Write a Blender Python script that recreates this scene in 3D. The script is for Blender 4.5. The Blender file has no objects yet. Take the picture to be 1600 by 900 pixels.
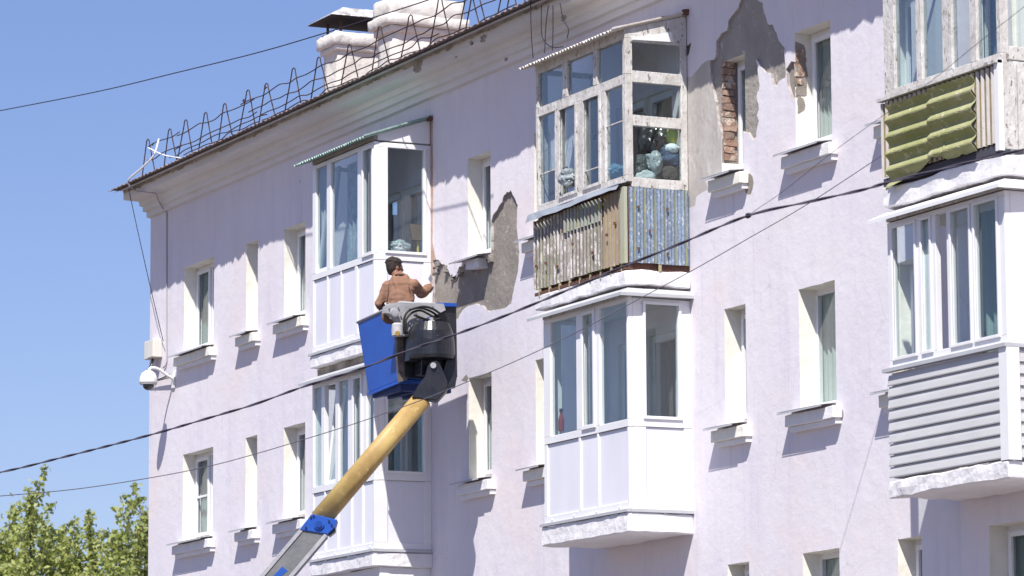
import bpy, bmesh, math, random
from mathutils import Vector, Matrix, noise
from mathutils.geometry import delaunay_2d_cdt
random.seed(7)
S = bpy.context.scene
COL = S.collection

# ------------------------------------------------------------------ camera
YAW, PIT, ROL, FPX = math.radians(64.583), math.radians(8.279), math.radians(-.3233), 6300.0
CAMP = Vector((0, -20.704, 1.6))
fw = Vector((-math.sin(YAW)*math.cos(PIT), math.cos(YAW)*math.cos(PIT), math.sin(PIT)))
r0 = Vector((math.cos(YAW), math.sin(YAW), 0)); u0 = r0.cross(fw)
rt = r0*math.cos(ROL) + u0*math.sin(ROL); up = rt.cross(fw)
cam = bpy.data.cameras.new('camera'); co = bpy.data.objects.new('camera', cam); COL.objects.link(co)
co.matrix_world = Matrix(((rt.x, up.x, -fw.x, CAMP.x), (rt.y, up.y, -fw.y, CAMP.y), (rt.z, up.z, -fw.z, CAMP.z), (0, 0, 0, 1)))
cam.sensor_width = 36; cam.lens = FPX/1600*36; cam.clip_end = 5000; cam.clip_start = .5
cam.dof.use_dof = True; cam.dof.focus_distance = 48; cam.dof.aperture_fstop = 5.6
S.camera = co

# ------------------------------------------------------------------ light
SUN = Vector((1.24, -1.0, 2.27)).normalized()
w = bpy.data.worlds.new("World"); S.world = w; w.use_nodes = True
nt = w.node_tree; bg = nt.nodes['Background']
sky = nt.nodes.new('ShaderNodeTexSky'); sky.sky_type = 'NISHITA'; sky.sun_disc = False
sky.sun_elevation = math.asin(SUN.z); sky.sun_rotation = math.atan2(SUN.x, SUN.y)
sky.altitude = 100; sky.air_density = 1.0; sky.dust_density = 0.6; sky.ozone_density = 3.0
tint = nt.nodes.new('ShaderNodeMix'); tint.data_type = 'RGBA'; tint.blend_type = 'MULTIPLY'; tint.inputs[0].default_value = 1
tint.inputs[7].default_value = (.93, .90, 1.13, 1); nt.links.new(sky.outputs[0], tint.inputs[6]); nt.links.new(tint.outputs[2], bg.inputs[0]); bg.inputs[1].default_value = 0.076
sl = bpy.data.lights.new('sun', 'SUN'); sl.energy = 4.9; sl.angle = math.radians(.5); sl.color = (1, .955, .88)
so = bpy.data.objects.new('sun', sl); COL.objects.link(so)
so.rotation_euler = SUN.to_track_quat('Z', 'Y').to_euler()
S.view_settings.view_transform = 'Standard'; S.view_settings.look = 'None'; S.view_settings.gamma = 1
S.view_settings.use_curve_mapping = False; S.view_settings.exposure = 0.60
S.cycles.max_bounces = 8; S.cycles.transparent_max_bounces = 16

# a point of the place seen at a photograph pixel, on the plane Y = const (distance from the facade)
def ray(px, py): return fw + rt*((px-800)/FPX) - up*((py-450)/FPX)
def U(px, py, Y=0.0):
    d = ray(px, py); return CAMP + d*((Y-CAMP.y)/d.y)
def UX(px, py, X):
    d = ray(px, py); return CAMP + d*((X-CAMP.x)/d.x)
def UV(px, py, A, B):              # vertical plane through A and B
    d = ray(px, py); n = Vector((-(B.y-A.y), B.x-A.x, 0)); return CAMP + d*((A-CAMP).dot(n)/d.dot(n))

# ------------------------------------------------------------------ materials
def M(name, c, rough=.7, c2=None, ns=3.0, c3=None, ns3=18.0, t3=.62, bump=0.0, bs=30.0, metal=0.0, sc=(1, 1, 1), spec=.4, rng=(.35, .65), det=6, sw=.04):
    m = bpy.data.materials.new(name); m.use_nodes = True; n = m.node_tree.nodes; l = m.node_tree.links
    b = n['Principled BSDF']; b.inputs['Roughness'].default_value = rough; b.inputs['Metallic'].default_value = metal
    b.inputs['Specular IOR Level'].default_value = spec
    b.inputs['Base Color'].default_value = (*c, 1)
    tc = n.new('ShaderNodeTexCoord'); mp = n.new('ShaderNodeMapping'); mp.inputs['Scale'].default_value = sc
    l.new(tc.outputs['Object'], mp.inputs[0]); cur = None
    if c2:
        t = n.new('ShaderNodeTexNoise'); t.inputs['Scale'].default_value = ns; t.inputs['Detail'].default_value = det
        t.inputs['Roughness'].default_value = .65
        l.new(mp.outputs[0], t.inputs['Vector'])
        r = n.new('ShaderNodeMapRange'); r.inputs[1].default_value = rng[0]; r.inputs[2].default_value = rng[1]; l.new(t.outputs[0], r.inputs[0])
        x = n.new('ShaderNodeMix'); x.data_type = 'RGBA'; x.inputs[6].default_value = (*c, 1); x.inputs[7].default_value = (*c2, 1)
        l.new(r.outputs[0], x.inputs[0]); cur = x.outputs[2]
    if c3:
        t = n.new('ShaderNodeTexNoise'); t.inputs['Scale'].default_value = ns3; t.inputs['Detail'].default_value = 8
        t.inputs['Roughness'].default_value = .7
        l.new(mp.outputs[0], t.inputs['Vector'])
        r = n.new('ShaderNodeMapRange'); r.inputs[1].default_value = t3; r.inputs[2].default_value = t3+sw; l.new(t.outputs[0], r.inputs[0])
        x = n.new('ShaderNodeMix'); x.data_type = 'RGBA'; x.inputs[6].default_value = (*c, 1); x.inputs[7].default_value = (*c3, 1)
        if cur: l.new(cur, x.inputs[6])
        l.new(r.outputs[0], x.inputs[0]); cur = x.outputs[2]
    if cur: l.new(cur, b.inputs['Base Color'])
    if bump:
        t = n.new('ShaderNodeTexNoise'); t.inputs['Scale'].default_value = bs; t.inputs['Detail'].default_value = 6
        l.new(mp.outputs[0], t.inputs['Vector'])
        bp = n.new('ShaderNodeBump'); bp.inputs['Strength'].default_value = bump; bp.inputs['Distance'].default_value = .02
        l.new(t.outputs[0], bp.inputs['Height']); l.new(bp.outputs[0], b.inputs['Normal'])
    return m

def wall_material():
    m = bpy.data.materials.new('lilac_lime_paint'); m.use_nodes = True; n = m.node_tree.nodes; l = m.node_tree.links
    b = n['Principled BSDF']; b.inputs['Roughness'].default_value = .85; b.inputs['Specular IOR Level'].default_value = .2
    tc = n.new('ShaderNodeTexCoord'); cur = None
    def layer(cur, col, scale, sc, lo, hi, amt, det=6, rough=.6, off=0):
        mp = n.new('ShaderNodeMapping'); mp.inputs['Scale'].default_value = sc; mp.inputs['Location'].default_value = (off, off, off)
        l.new(tc.outputs['Object'], mp.inputs[0])
        t = n.new('ShaderNodeTexNoise'); t.inputs['Scale'].default_value = scale; t.inputs['Detail'].default_value = det; t.inputs['Roughness'].default_value = rough
        l.new(mp.outputs[0], t.inputs['Vector'])
        r = n.new('ShaderNodeMapRange'); r.inputs[1].default_value = lo; r.inputs[2].default_value = hi; r.inputs[4].default_value = amt
        l.new(t.outputs[0], r.inputs[0])
        x = n.new('ShaderNodeMix'); x.data_type = 'RGBA'; x.inputs[7].default_value = (*col, 1)
        if cur is None: x.inputs[6].default_value = (.645, .615, .68, 1)
        else: l.new(cur, x.inputs[6])
        l.new(r.outputs[0], x.inputs[0]); return x.outputs[2]
    cur = layer(None, (.72, .69, .735), .35, (1, 1, 1), .35, .7, 1)
    cur = layer(cur, (.68, .61, .65), .8, (1, 1, .6), .52, .75, .6, off=5)
    cur = layer(cur, (.57, .545, .63), 1.6, (2.6, 2.6, .35), .5, .75, .55, off=9)
    cur = layer(cur, (.72, .69, .73), 3.0, (1, 1, .7), .55, .75, .6, off=2)
    cur = layer(cur, (.42, .40, .46), 9, (1, 1, .5), .66, .72, .5, 8, .7, 3)
    cur = layer(cur, (.10, .09, .10), 11, (1, 1, .45), .752, .765, .9, 3, .5, 12)
    cur = layer(cur, (.50, .465, .53), 2.2, (4.5, 4.5, .16), .58, .80, .5, off=21)
    cur = layer(cur, (.70, .63, .64), .55, (1, 1, 1.6), .52, .70, .7, off=33)
    vo = n.new('ShaderNodeTexVoronoi'); vo.feature = 'DISTANCE_TO_EDGE'; vo.inputs['Scale'].default_value = .75
    wn_ = n.new('ShaderNodeTexNoise'); wn_.inputs['Scale'].default_value = 1.6; wn_.inputs['Detail'].default_value = 6
    ad = n.new('ShaderNodeMixRGB'); ad.blend_type = 'ADD'; ad.inputs[0].default_value = .55
    l.new(tc.outputs['Object'], wn_.inputs['Vector']); l.new(tc.outputs['Object'], ad.inputs[1]); l.new(wn_.outputs[1], ad.inputs[2]); l.new(ad.outputs[0], vo.inputs['Vector'])
    cr = n.new('ShaderNodeMapRange'); cr.inputs[1].default_value = 0; cr.inputs[2].default_value = .007; cr.inputs[3].default_value = 1; cr.inputs[4].default_value = 0; l.new(vo.outputs[0], cr.inputs[0])
    ms = n.new('ShaderNodeTexNoise'); ms.inputs['Scale'].default_value = .8; l.new(tc.outputs['Object'], ms.inputs['Vector'])
    mr = n.new('ShaderNodeMapRange'); mr.inputs[1].default_value = .52; mr.inputs[2].default_value = .60; mr.inputs[4].default_value = .22; l.new(ms.outputs[0], mr.inputs[0])
    mu = n.new('ShaderNodeMath'); mu.operation = 'MULTIPLY'; l.new(cr.outputs[0], mu.inputs[0]); l.new(mr.outputs[0], mu.inputs[1])
    x = n.new('ShaderNodeMix'); x.data_type = 'RGBA'; x.inputs[7].default_value = (.30, .27, .30, 1); l.new(cur, x.inputs[6]); l.new(mu.outputs[0], x.inputs[0]); cur = x.outputs[2]
    l.new(cur, b.inputs['Base Color'])
    t = n.new('ShaderNodeTexNoise'); t.inputs['Scale'].default_value = 5; t.inputs['Detail'].default_value = 9; t.inputs['Roughness'].default_value = .62
    l.new(tc.outputs['Object'], t.inputs['Vector'])
    bp = n.new('ShaderNodeBump'); bp.inputs['Strength'].default_value = .22; bp.inputs['Distance'].default_value = .045
    l.new(t.outputs[0], bp.inputs['Height']); l.new(bp.outputs[0], b.inputs['Normal'])
    return m

def glass(name, tint, refl=1.0, rough=.02, wob=.0, ior=1.8):
    m = bpy.data.materials.new(name); m.use_nodes = True; n = m.node_tree.nodes; l = m.node_tree.links
    n.remove(n['Principled BSDF']); o = n['Material Output']
    tr = n.new('ShaderNodeBsdfTransparent'); tr.inputs[0].default_value = (*tint, 1)
    gl = n.new('ShaderNodeBsdfGlossy'); gl.inputs['Roughness'].default_value = rough; gl.inputs[0].default_value = (refl, refl, refl, 1)
    fr0 = n.new('ShaderNodeFresnel'); fr0.inputs[0].default_value = ior
    ge = n.new('ShaderNodeNewGeometry'); inv = n.new('ShaderNodeMath'); inv.operation = 'SUBTRACT'; inv.inputs[0].default_value = 1; l.new(ge.outputs['Backfacing'], inv.inputs[1])
    fr = n.new('ShaderNodeMath'); fr.operation = 'MULTIPLY'; l.new(fr0.outputs[0], fr.inputs[0]); l.new(inv.outputs[0], fr.inputs[1])
    if wob:
        t = n.new('ShaderNodeTexNoise'); t.inputs['Scale'].default_value = 2.5
        bp = n.new('ShaderNodeBump'); bp.inputs['Strength'].default_value = wob; bp.inputs['Distance'].default_value = .01
        l.new(t.outputs[0], bp.inputs['Height']); l.new(bp.outputs[0], gl.inputs['Normal'])
    mx = n.new('ShaderNodeMixShader'); l.new(fr.outputs[0], mx.inputs[0]); l.new(tr.outputs[0], mx.inputs[1]); l.new(gl.outputs[0], mx.inputs[2])
    l.new(mx.outputs[0], o.inputs[0]); return m

WALL = wall_material()
REVEAL = M('white_reveal_plaster', (.80, .78, .72), .85, (.70, .68, .62), 4, (.50, .46, .38), 14, .70, .25, 12)
CEMENT = M('cement_render', (.30, .27, .24), .9, (.21, .19, .17), 2.5, (.42, .37, .31), 9, .60, .5, 16)
DARKCEM = M('old_cement', (.36, .33, .295), .9, (.25, .235, .22), 1.6, (.50, .46, .40), 10, .60, .7, 18)
WASH = M('worn_grey_limewash', (.52, .49, .47), .9, (.38, .355, .33), 1.4, (.60, .57, .57), 5, .55, .5, 16, sw=.12, sc=(1, 1, .5))
BRICK = [M('red_brick_a', (.31, .19, .145), .9, (.23, .14, .105), 9, (.48, .40, .34), 14, .52, .6, 30),
         M('red_brick_b', (.37, .24, .185), .9, (.28, .18, .14), 8, (.52, .44, .38), 13, .5, .6, 30),
         M('red_brick_c', (.28, .18, .14), .9, (.37, .26, .21), 10, (.25, .2, .17), 14, .56, .6, 30)]
CORN = M('cornice_limewash', (.70, .69, .70), .85, (.60, .585, .575), 1.4, (.42, .40, .38), 8, .68, .35, 14, sc=(.5, 1, 1))
CORNDIRT = M('bare_concrete_edge', (.20, .18, .15), .95, (.42, .38, .33), 3, (.08, .07, .06), 12, .6, .9, 14)
CONC = M('whitewashed_concrete', (.76, .75, .77), .9, (.69, .68, .70), 3.5, (.46, .44, .42), 13, .68, .7, 12)
SOFF = M('slab_underside_limewash', (.60, .58, .56), .9, (.52, .50, .48), 2, None, bump=.2)
PVC = M('white_window_plastic', (.77, .77, .79), .35, (.71, .71, .73), 2, (.60, .58, .55), 9, .70, .05, 3, sw=.1)
PVCP = M('white_sandwich_panel', (.74, .74, .80), .32, (.66, .66, .73), 1.2, (.62, .60, .60), 7, .66, .08, 1.5, sc=(1, 1, .35), sw=.12)
PVCG = M('plastic_siding', (.53, .53, .54), .5, (.47, .47, .48), 2, sc=(1, 1, 6))
WOOD = M('peeling_white_wood', (.62, .61, .60), .8, (.46, .44, .42), 7, (.20, .17, .15), 24, .58, .6, 30, sc=(1, 1, .5))
RUST = M('rusty_steel', (.16, .07, .045), .85, (.09, .05, .04), 12)
REBAR = M('brown_rebar', (.035, .025, .028), .8, (.07, .04, .035), 9)
GALV = M('galvanised_sheet', (.34, .36, .38), .5, (.28, .30, .33), 3, metal=.3)
FLASH = M('grey_flashing', (.50, .51, .53), .5, (.42, .43, .46), 2, metal=.1)
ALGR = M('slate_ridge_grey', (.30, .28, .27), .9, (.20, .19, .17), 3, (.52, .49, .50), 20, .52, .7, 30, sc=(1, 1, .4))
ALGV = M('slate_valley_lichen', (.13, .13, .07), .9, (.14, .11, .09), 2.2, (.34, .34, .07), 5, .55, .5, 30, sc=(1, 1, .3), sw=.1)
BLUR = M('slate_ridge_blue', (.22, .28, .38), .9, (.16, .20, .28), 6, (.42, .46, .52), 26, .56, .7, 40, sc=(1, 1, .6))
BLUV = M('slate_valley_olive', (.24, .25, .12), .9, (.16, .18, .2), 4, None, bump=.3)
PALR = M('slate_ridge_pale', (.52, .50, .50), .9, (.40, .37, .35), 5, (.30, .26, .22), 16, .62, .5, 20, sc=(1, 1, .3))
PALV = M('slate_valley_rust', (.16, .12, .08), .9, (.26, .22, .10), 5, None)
GRNS = M('mossy_yellow_green_sheet', (.33, .33, .18), .9, (.25, .265, .11), 3, (.50, .47, .33), 8, .58, .5, 20)
ROOFM = M('weathered_roof_slate', (.17, .12, .115), .9, (.34, .25, .24), 3, (.08, .065, .065), 11, .54, .6, 18)
WHITEB = M('whitewashed_chimney', (.70, .68, .65), .9, (.58, .55, .51), 3, (.36, .33, .30), 12, .64, 1.0, 9)
BLACKP = M('scuffed_black_paint', (.010, .011, .016), .30, (.022, .023, .030), 6, (.40, .40, .42), 26, .66, .12, 30, spec=.45)
GREYM = M('grey_painted_metal', (.42, .42, .44), .45, (.33, .33, .35), 7, (.7, .7, .7), 30, .66, .2, 30, metal=.2)
DKGREY = M('dark_grey_boom_steel', (.14, .145, .155), .5, (.19, .19, .20), 3, (.32, .32, .33), 14, .64, .2, 20, metal=.2)
BLUE = M('blue_machine_paint', (.012, .085, .42), .4, (.010, .065, .34), 2, (.65, .68, .75), 30, .72, .1, 20, spec=.5)
YEL = M('scraped_yellow_tube', (.50, .37, .14), .5, (.33, .21, .08), 1.7, (.60, .48, .22), 7, .58, .12, 25, sw=.1, spec=.35)
RUBB = M('black_rubber', (.015, .015, .016), .6)
CABLE = M('black_cable', (.03, .027, .04), .8, spec=.15); POWERC = M('twisted_cable_sheath', (.075, .068, .095), .8, spec=.15); PHONEC = M('faded_line', (.10, .09, .115), .8, spec=.15)  # power and phone lines paler, out-of-focus blur put into their colour
GCABLE = M('grey_cable', (.35, .34, .34), .6); WCABLE = M('white_cable', (.75, .75, .75), .5)
SKIN = M('skin', (.22, .105, .07), .5, (.19, .09, .058), 12)
HAIR = M('dark_hair', (.018, .012, .011), .55, (.04, .028, .024), 60, bump=.8, bs=120)
SWEAT = M('tan_brown_sweater', (.27, .155, .108), .95, (.22, .125, .088), 7, None, bump=.6, bs=14, spec=.1)
TROUS = M('dark_work_trousers', (.05, .05, .06), .9, (.07, .07, .08), 9)
GL = glass('window_glass', (.88, .93, .93), 1.0)
GLB = glass('blue_tinted_window_glass', (.82, .87, .88), 1.0, wob=.05, ior=2.3)
CURT_D = M('teal_dark_curtain', (.12, .20, .20), .9, (.17, .25, .25), 3, sc=(9, 1, .3))  # dark glass look of the wide windows is put into this curtain colour
CURT_L = M('pale_net_curtain', (.50, .52, .49), .9, (.38, .40, .38), 3, sc=(10, 1, .2))
CURT_M = M('grey_green_curtain', (.26, .33, .32), .9, (.18, .24, .24), 3, sc=(9, 1, .2))
INNER = M('balcony_inner_wall', (.50, .48, .50), .9, (.42, .41, .43), 2)
DARKROOM = M('unlit_room', (.05, .055, .06), .9)
STEELW = M('white_painted_camera', (.75, .75, .74), .4)

# ------------------------------------------------------------------ mesh helpers
class MB:
    def __init__(s): s.v = []; s.f = []; s.m = []
    def add(s, vs, fs, mi=0):
        o = len(s.v); s.v += [Vector(v) for v in vs]; s.f += [tuple(o+i for i in f) for f in fs]; s.m += [mi]*len(fs); return s
    def hexa(s, p, mi=0):          # 8 corners: bottom 0-3 ccw, top 4-7
        return s.add(p, [(3, 2, 1, 0), (4, 5, 6, 7), (0, 1, 5, 4), (1, 2, 6, 5), (2, 3, 7, 6), (3, 0, 4, 7)], mi)
    def box(s, x0, x1, y0, y1, z0, z1, mi=0):
        if x0 > x1: x0, x1 = x1, x0
        if y0 > y1: y0, y1 = y1, y0
        if z0 > z1: z0, z1 = z1, z0
        return s.hexa([(x0, y0, z0), (x1, y0, z0), (x1, y1, z0), (x0, y1, z0), (x0, y0, z1), (x1, y0, z1), (x1, y1, z1), (x0, y1, z1)], mi)
    def tube(s, pts, r, n=6, mi=0, cap=True, rs=None):
        pts = [Vector(p) for p in pts]; rings = []; pa = None
        for i, p in enumerate(pts):
            t = (pts[min(i+1, len(pts)-1)]-pts[max(i-1, 0)])
            t = t.normalized() if t.length > 1e-9 else Vector((0, 0, 1))
            if pa is None:
                a = t.cross(Vector((0, 0, 1)));  a = a if a.length > .05 else t.cross(Vector((1, 0, 0)))
            else: a = pa - t*pa.dot(t)
            a.normalize(); pa = a; b = t.cross(a); rr = rs[i] if rs else r
            rings.append([p + (a*math.cos(k*2*math.pi/n) + b*math.sin(k*2*math.pi/n))*rr for k in range(n)])
        vs = [v for R in rings for v in R]; fs = []
        for i in range(len(rings)-1):
            for k in range(n):
                fs.append((i*n+k, i*n+(k+1) % n, (i+1)*n+(k+1) % n, (i+1)*n+k))
        if cap: fs += [tuple(reversed(range(n))), tuple((len(rings)-1)*n+k for k in range(n))]
        return s.add(vs, fs, mi)
    def lathe(s, c, prof, n=20, mi=0, ax=None):   # prof: (r, h) along axis
        c = Vector(c); ax = Vector(ax or (0, 0, 1)).normalized(); a = ax.cross(Vector((0, 1, 0)))
        a = a if a.length > .1 else ax.cross(Vector((1, 0, 0))); a.normalize(); b = ax.cross(a)
        vs = [c + ax*h + (a*math.cos(k*2*math.pi/n)+b*math.sin(k*2*math.pi/n))*r for r, h in prof for k in range(n)]
        fs = [(i*n+k, i*n+(k+1) % n, (i+1)*n+(k+1) % n, (i+1)*n+k) for i in range(len(prof)-1) for k in range(n)]
        fs += [tuple(reversed(range(n))), tuple((len(prof)-1)*n+k for k in range(n))]
        return s.add(vs, fs, mi)
    def prism(s, poly, d, mi=0):    # 3-D polygon extruded by vector d
        poly = [Vector(p) for p in poly]; d = Vector(d); n = len(poly)
        return s.add(poly+[p+d for p in poly], [tuple(reversed(range(n))), tuple(range(n, 2*n))]+[(i, (i+1) % n, n+(i+1) % n, n+i) for i in range(n)], mi)
    def build(s, name, mats, parent=None, smooth=False, label=None, rough=0, cuts=0, bevel=0, kind=None, fs=3.0):
        org = Vector((0, 0, 0)); q = parent
        while q is not None and q.parent is not None: q = q.parent
        if q is not None: org = Vector(q.location)
        me = bpy.data.meshes.new(name); me.from_pydata([v-org for v in s.v], [], s.f)
        for m in (mats if isinstance(mats, (list, tuple)) else [mats]): me.materials.append(m)
        me.polygons.foreach_set('material_index', s.m)
        if cuts or bevel or rough or True:
            bm = bmesh.new(); bm.from_mesh(me)
            bmesh.ops.recalc_face_normals(bm, faces=bm.faces)
            if bevel: bmesh.ops.bevel(bm, geom=bm.edges[:], offset=bevel, segments=1, affect='EDGES', clamp_overlap=True)
            if cuts:
                for _ in range(cuts):
                    lg = [e for e in bm.edges if e.calc_length() > rough*5+.04]
                    if lg: bmesh.ops.subdivide_edges(bm, edges=lg, cuts=1, use_grid_fill=True)
                bmesh.ops.triangulate(bm, faces=[f for f in bm.faces if len(f.verts) > 4])
            if rough:
                for v in bm.verts:
                    p = v.co+org
                    v.co += noise.noise_vector(p*fs)*rough + noise.noise_vector(p*fs*4.7)*rough*.5
            bm.to_mesh(me); bm.free()
        if smooth: me.polygons.foreach_set('use_smooth', [True]*len(me.polygons))
        o = bpy.data.objects.new(name, me); COL.objects.link(o)
        if parent is not None: o.parent = parent
        if label: o['label'] = label
        if kind: o['kind'] = kind
        return o

def thing(name, label, cat, loc, group=None):
    o = bpy.data.objects.new(name, None); COL.objects.link(o); o.location = loc; o['label'] = label; o['category'] = cat
    o.empty_display_size = .2
    if group: o['group'] = group
    return o
def tag(o, label, cat, group=None):
    o['label'] = label; o['category'] = cat
    if group: o['group'] = group
    return o
def spline(pts, n=6):
    pts = [Vector(p) for p in pts]; out = []
    P = [pts[0]*2-pts[1]]+pts+[pts[-1]*2-pts[-2]]
    for i in range(1, len(P)-2):
        for k in range(n):
            t = k/n
            out.append(.5*((2*P[i])+(-P[i-1]+P[i+1])*t+(2*P[i-1]-5*P[i]+4*P[i+1]-P[i+2])*t*t+(-P[i-1]+3*P[i]-3*P[i+1]+P[i+2])*t**3))
    return out+[pts[-1]]

# ================================================================== GROUND
g = MB()
g.add([(-3000, -3000, 0), (3000, -3000, 0), (3000, 3000, 0), (-3000, 3000, 0)], [(0, 1, 2, 3)])
gr = g.build('ground', M('dusty_yard_ground', (.21, .17, .145), .95, (.17, .14, .12), .4)); gr['kind'] = 'structure'
g = MB(); g.box(-75, 5, -2.6, -.004, .004, .12); pv = g.build('pavement', M('pavement_concrete', (.26, .22, .19), .9, (.22, .19, .17), 2)); pv['kind'] = 'structure'
g = MB(); g.box(-140, 60, -12, -4.5, .004, .02); rd = g.build('road', M('asphalt', (.06, .06, .062), .9, (.045, .045, .048), 5)); rd['kind'] = 'structure'

# ================================================================== BUILDING
XL, XR, ZT = -56.165, -24.0, 11.80
BLD = thing('apartment_building', 'lilac three storey apartment block with peeling plaster, white windows and glazed balconies', 'building', (-44, 0, 0))
HEAD = {'A': 10.41, 'B': 7.665, 'C': 4.89}
RD = .205   # depth of the window reveals
# opening: x0, x1, z0, z1, kind
WINS = []
def wn(row, x0, x1, kind, **k): WINS.append(dict(row=row, x0=x0, x1=x1, z0=HEAD[row]-1.27, z1=HEAD[row], kind=kind, **k))
for row in 'ABC':
    wn(row, -54.74, -53.53, 'double', mesh=(row == 'B'))
    wn(row, -52.28, -51.84, 'narrow')
    wn(row, -50.87, -50.10, 'single')
    wn(row, -44.83, -44.165, 'single')
    wn(row, -42.93, -42.49, 'narrow')
    wn(row, -38.20, -37.72, 'narrow', brick=(row == 'A'))
    wn(row, -36.56, -35.80, 'single', brick=(row == 'A'))
    wn(row, -34.64, -34.18, 'narrow')
    if row == 'C': wn(row, -32.93, -31.7, 'double')
    if row != 'C': wn(row, -30.4, -29.9, 'narrow')
    wn(row, -28.6, -27.8, 'single')
BAYX = {1: (-47.975, -45.95), 2: (-41.10, -38.98), 3: (-33.42, -31.30)}
DOORS = []
for b, (a, c) in BAYX.items():
    for row in 'AB':
        DOORS.append((a+.35, a+1.05, HEAD[row]-2.12, HEAD[row]-.08))
        DOORS.append((a+1.05+.06, a+1.75, HEAD[row]-1.3, HEAD[row]-.08))

def P(zoom, ox, oy, pts, Y=0.0):
    return [((U(x/zoom+ox, y/zoom+oy, Y)).x, (U(x/zoom+ox, y/zoom+oy, Y)).z) for x, y in pts]
def ragged(poly, amp=.022, step=.04):
    out = []
    for i in range(len(poly)):
        a = Vector(poly[i]); b = Vector(poly[(i+1) % len(poly)]); n = max(1, int((b-a).length/step))
        for k in range(n):
            p = a.lerp(b, k/n); q = Vector((p.x*9, p.y*9, i*.0))
            nv = noise.noise_vector(q*1.3)+noise.noise_vector(q*4)*.6+noise.noise_vector(q*9)*.35
            out.append((p.x+nv.x*amp, p.y+nv.y*amp))
    return out
PATCH = []   # (polygon, material index, recessed)
PATCH.append((ragged(P(3, 670, 220, [(18, 560), (45, 556), (72, 580), (92, 605), (108, 642), (128, 632), (140, 590), (292, 545), (292, 380), (300, 350), (322, 318), (345, 285), (352, 250), (385, 235), (400, 265), (415, 300), (412, 400), (424, 500), (420, 600), (405, 670), (392, 720), (385, 765), (350, 790), (300, 793), (284, 805), (250, 775), (215, 765), (185, 775), (160, 785), (140, 830), (120, 835), (60, 800), (18, 800)])), 2, True))
PATCH.append((ragged(P(4.5, 1060, 0, [(445, -60), (440, 0), (425, 50), (385, 100), (350, 150), (340, 210), (300, 240), (270, 290), (262, 400), (222, 432), (228, 520), (237, 600), (262, 720), (270, 800), (285, 880), (298, 930), (304, 975), (455, 930), (486, 935), (505, 962), (525, 1000), (548, 965), (560, 850), (552, 800), (565, 780), (550, 680), (568, 600), (558, 500), (545, 415), (575, 462), (600, 510), (652, 520), (665, 590), (690, 610), (706, 570), (750, 540), (756, 480), (745, 340), (705, 290), (690, 230), (660, 180), (630, 175), (600, 80), (590, 25), (560, 0), (550, -60)])), 3, True))
PATCH.append((ragged(P(4.5, 1060, 0, [(48, 540), (90, 545), (130, 490), (160, 455), (216, 418), (222, 450), (228, 520), (237, 600), (262, 720), (270, 800), (285, 880), (298, 930), (304, 975), (304, 1240), (190, 1275), (215, 1330), (175, 1350), (125, 1380), (118, 1450), (48, 1475)]), .012), 4, False))
PATCH.append((ragged(P(3.75, 1220, 20, [(30, 330), (60, 285), (84, 290), (84, 512), (60, 490), (40, 430)]), .01), 2, True))
PATCH.append((ragged(P(4.5, 1060, 0, [(48, 330), (90, 300), (85, 340), (72, 385), (48, 400)]), .01), 3, True))
PATCH.append((ragged(P(1, 0, 0, [(670, 190), (676, 188), (677, 300), (676, 380), (679, 395), (685, 420), (678, 430), (677, 445), (670, 445)]), .008), 6, False))
PATCH.append((ragged([(-45.05, 7.66), (-44.9, 7.72), (-44.83, 7.665), (-44.9, 7.62)], .004), 2, False))
# thin layer loss under some sills and by the corner
for cx, cz, rx, rz in ((-37.6, 8.95, .10, .12), (-35.72, 6.25, .05, .07), (-44.0, 9.0, .06, .06), (-34.3, 9.3, .05, .1)):
    PATCH.append((ragged([(cx+rx*math.cos(t*.63), cz+rz*math.sin(t*.63)) for t in range(10)], .012), 2, False))

def inpoly(x, z, p):
    c = False; j = len(p)-1
    for i in range(len(p)):
        if (p[i][1] > z) != (p[j][1] > z) and x < (p[j][0]-p[i][0])*(z-p[i][1])/(p[j][1]-p[i][1])+p[i][0]: c = not c
        j = i
    return c
openings = [(w_['x0'], w_['x1'], w_['z0'], w_['z1']) for w_ in WINS]+DOORS
ov = []; oe = []
def addloop(l):
    b = len(ov); ov.extend(Vector(p) for p in l); oe.extend((b+i, b+(i+1) % len(l)) for i in range(len(l)))
WZT = 11.62
addloop([(XL, -.3), (XR, -.3), (XR, WZT), (XL, WZT)])
for x0, x1, z0, z1 in openings:
    # slightly uneven reveal edges
    n = 9; L = []
    for (ax, az, bx, bz) in ((x0, z0, x1, z0), (x1, z0, x1, z1), (x1, z1, x0, z1), (x0, z1, x0, z0)):
        for k in range(n):
            t = k/n; x = ax+(bx-ax)*t; z = az+(bz-az)*t
            j = .006*noise.noise(Vector((x*5, z*5, 3))) if 0 < k else 0
            L.append((x+(j if ax == bx else 0), z+(j if az == bz else 0)))
    addloop(L)
for p, mi, rec in PATCH: addloop(p)
vs, es, fs, *_ = delaunay_2d_cdt(ov, oe, [], 1, 1e-5)
wm = MB(); keep = []; cem = []
import collections
edgec = collections.defaultdict(list)
for f in fs:
    c = sum((vs[i] for i in f), Vector((0, 0)))/len(f); x, z = c
    if any(a < x < b and q < z < r for a, b, q, r in openings): kind = 'hole'
    else:
        kind = 0
        for p, mi, rec in PATCH:
            if inpoly(x, z, p): kind = ('rec', mi) if rec else mi; break
    for k in range(len(f)):
        a, b = f[k], f[(k+1) % len(f)]; edgec[(min(a, b), max(a, b))].append(kind)
    if kind == 'hole': continue
    if isinstance(kind, tuple):
        wm.add([(vs[i].x, .034, vs[i].y) for i in f], [tuple(range(len(f)))], kind[1])
    else:
        wm.add([(vs[i].x, 0, vs[i].y) for i in f], [tuple(range(len(f)))], kind)
def lvl(k): return .034 if isinstance(k, tuple) else (RD if k == 'hole' else 0.0)
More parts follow.
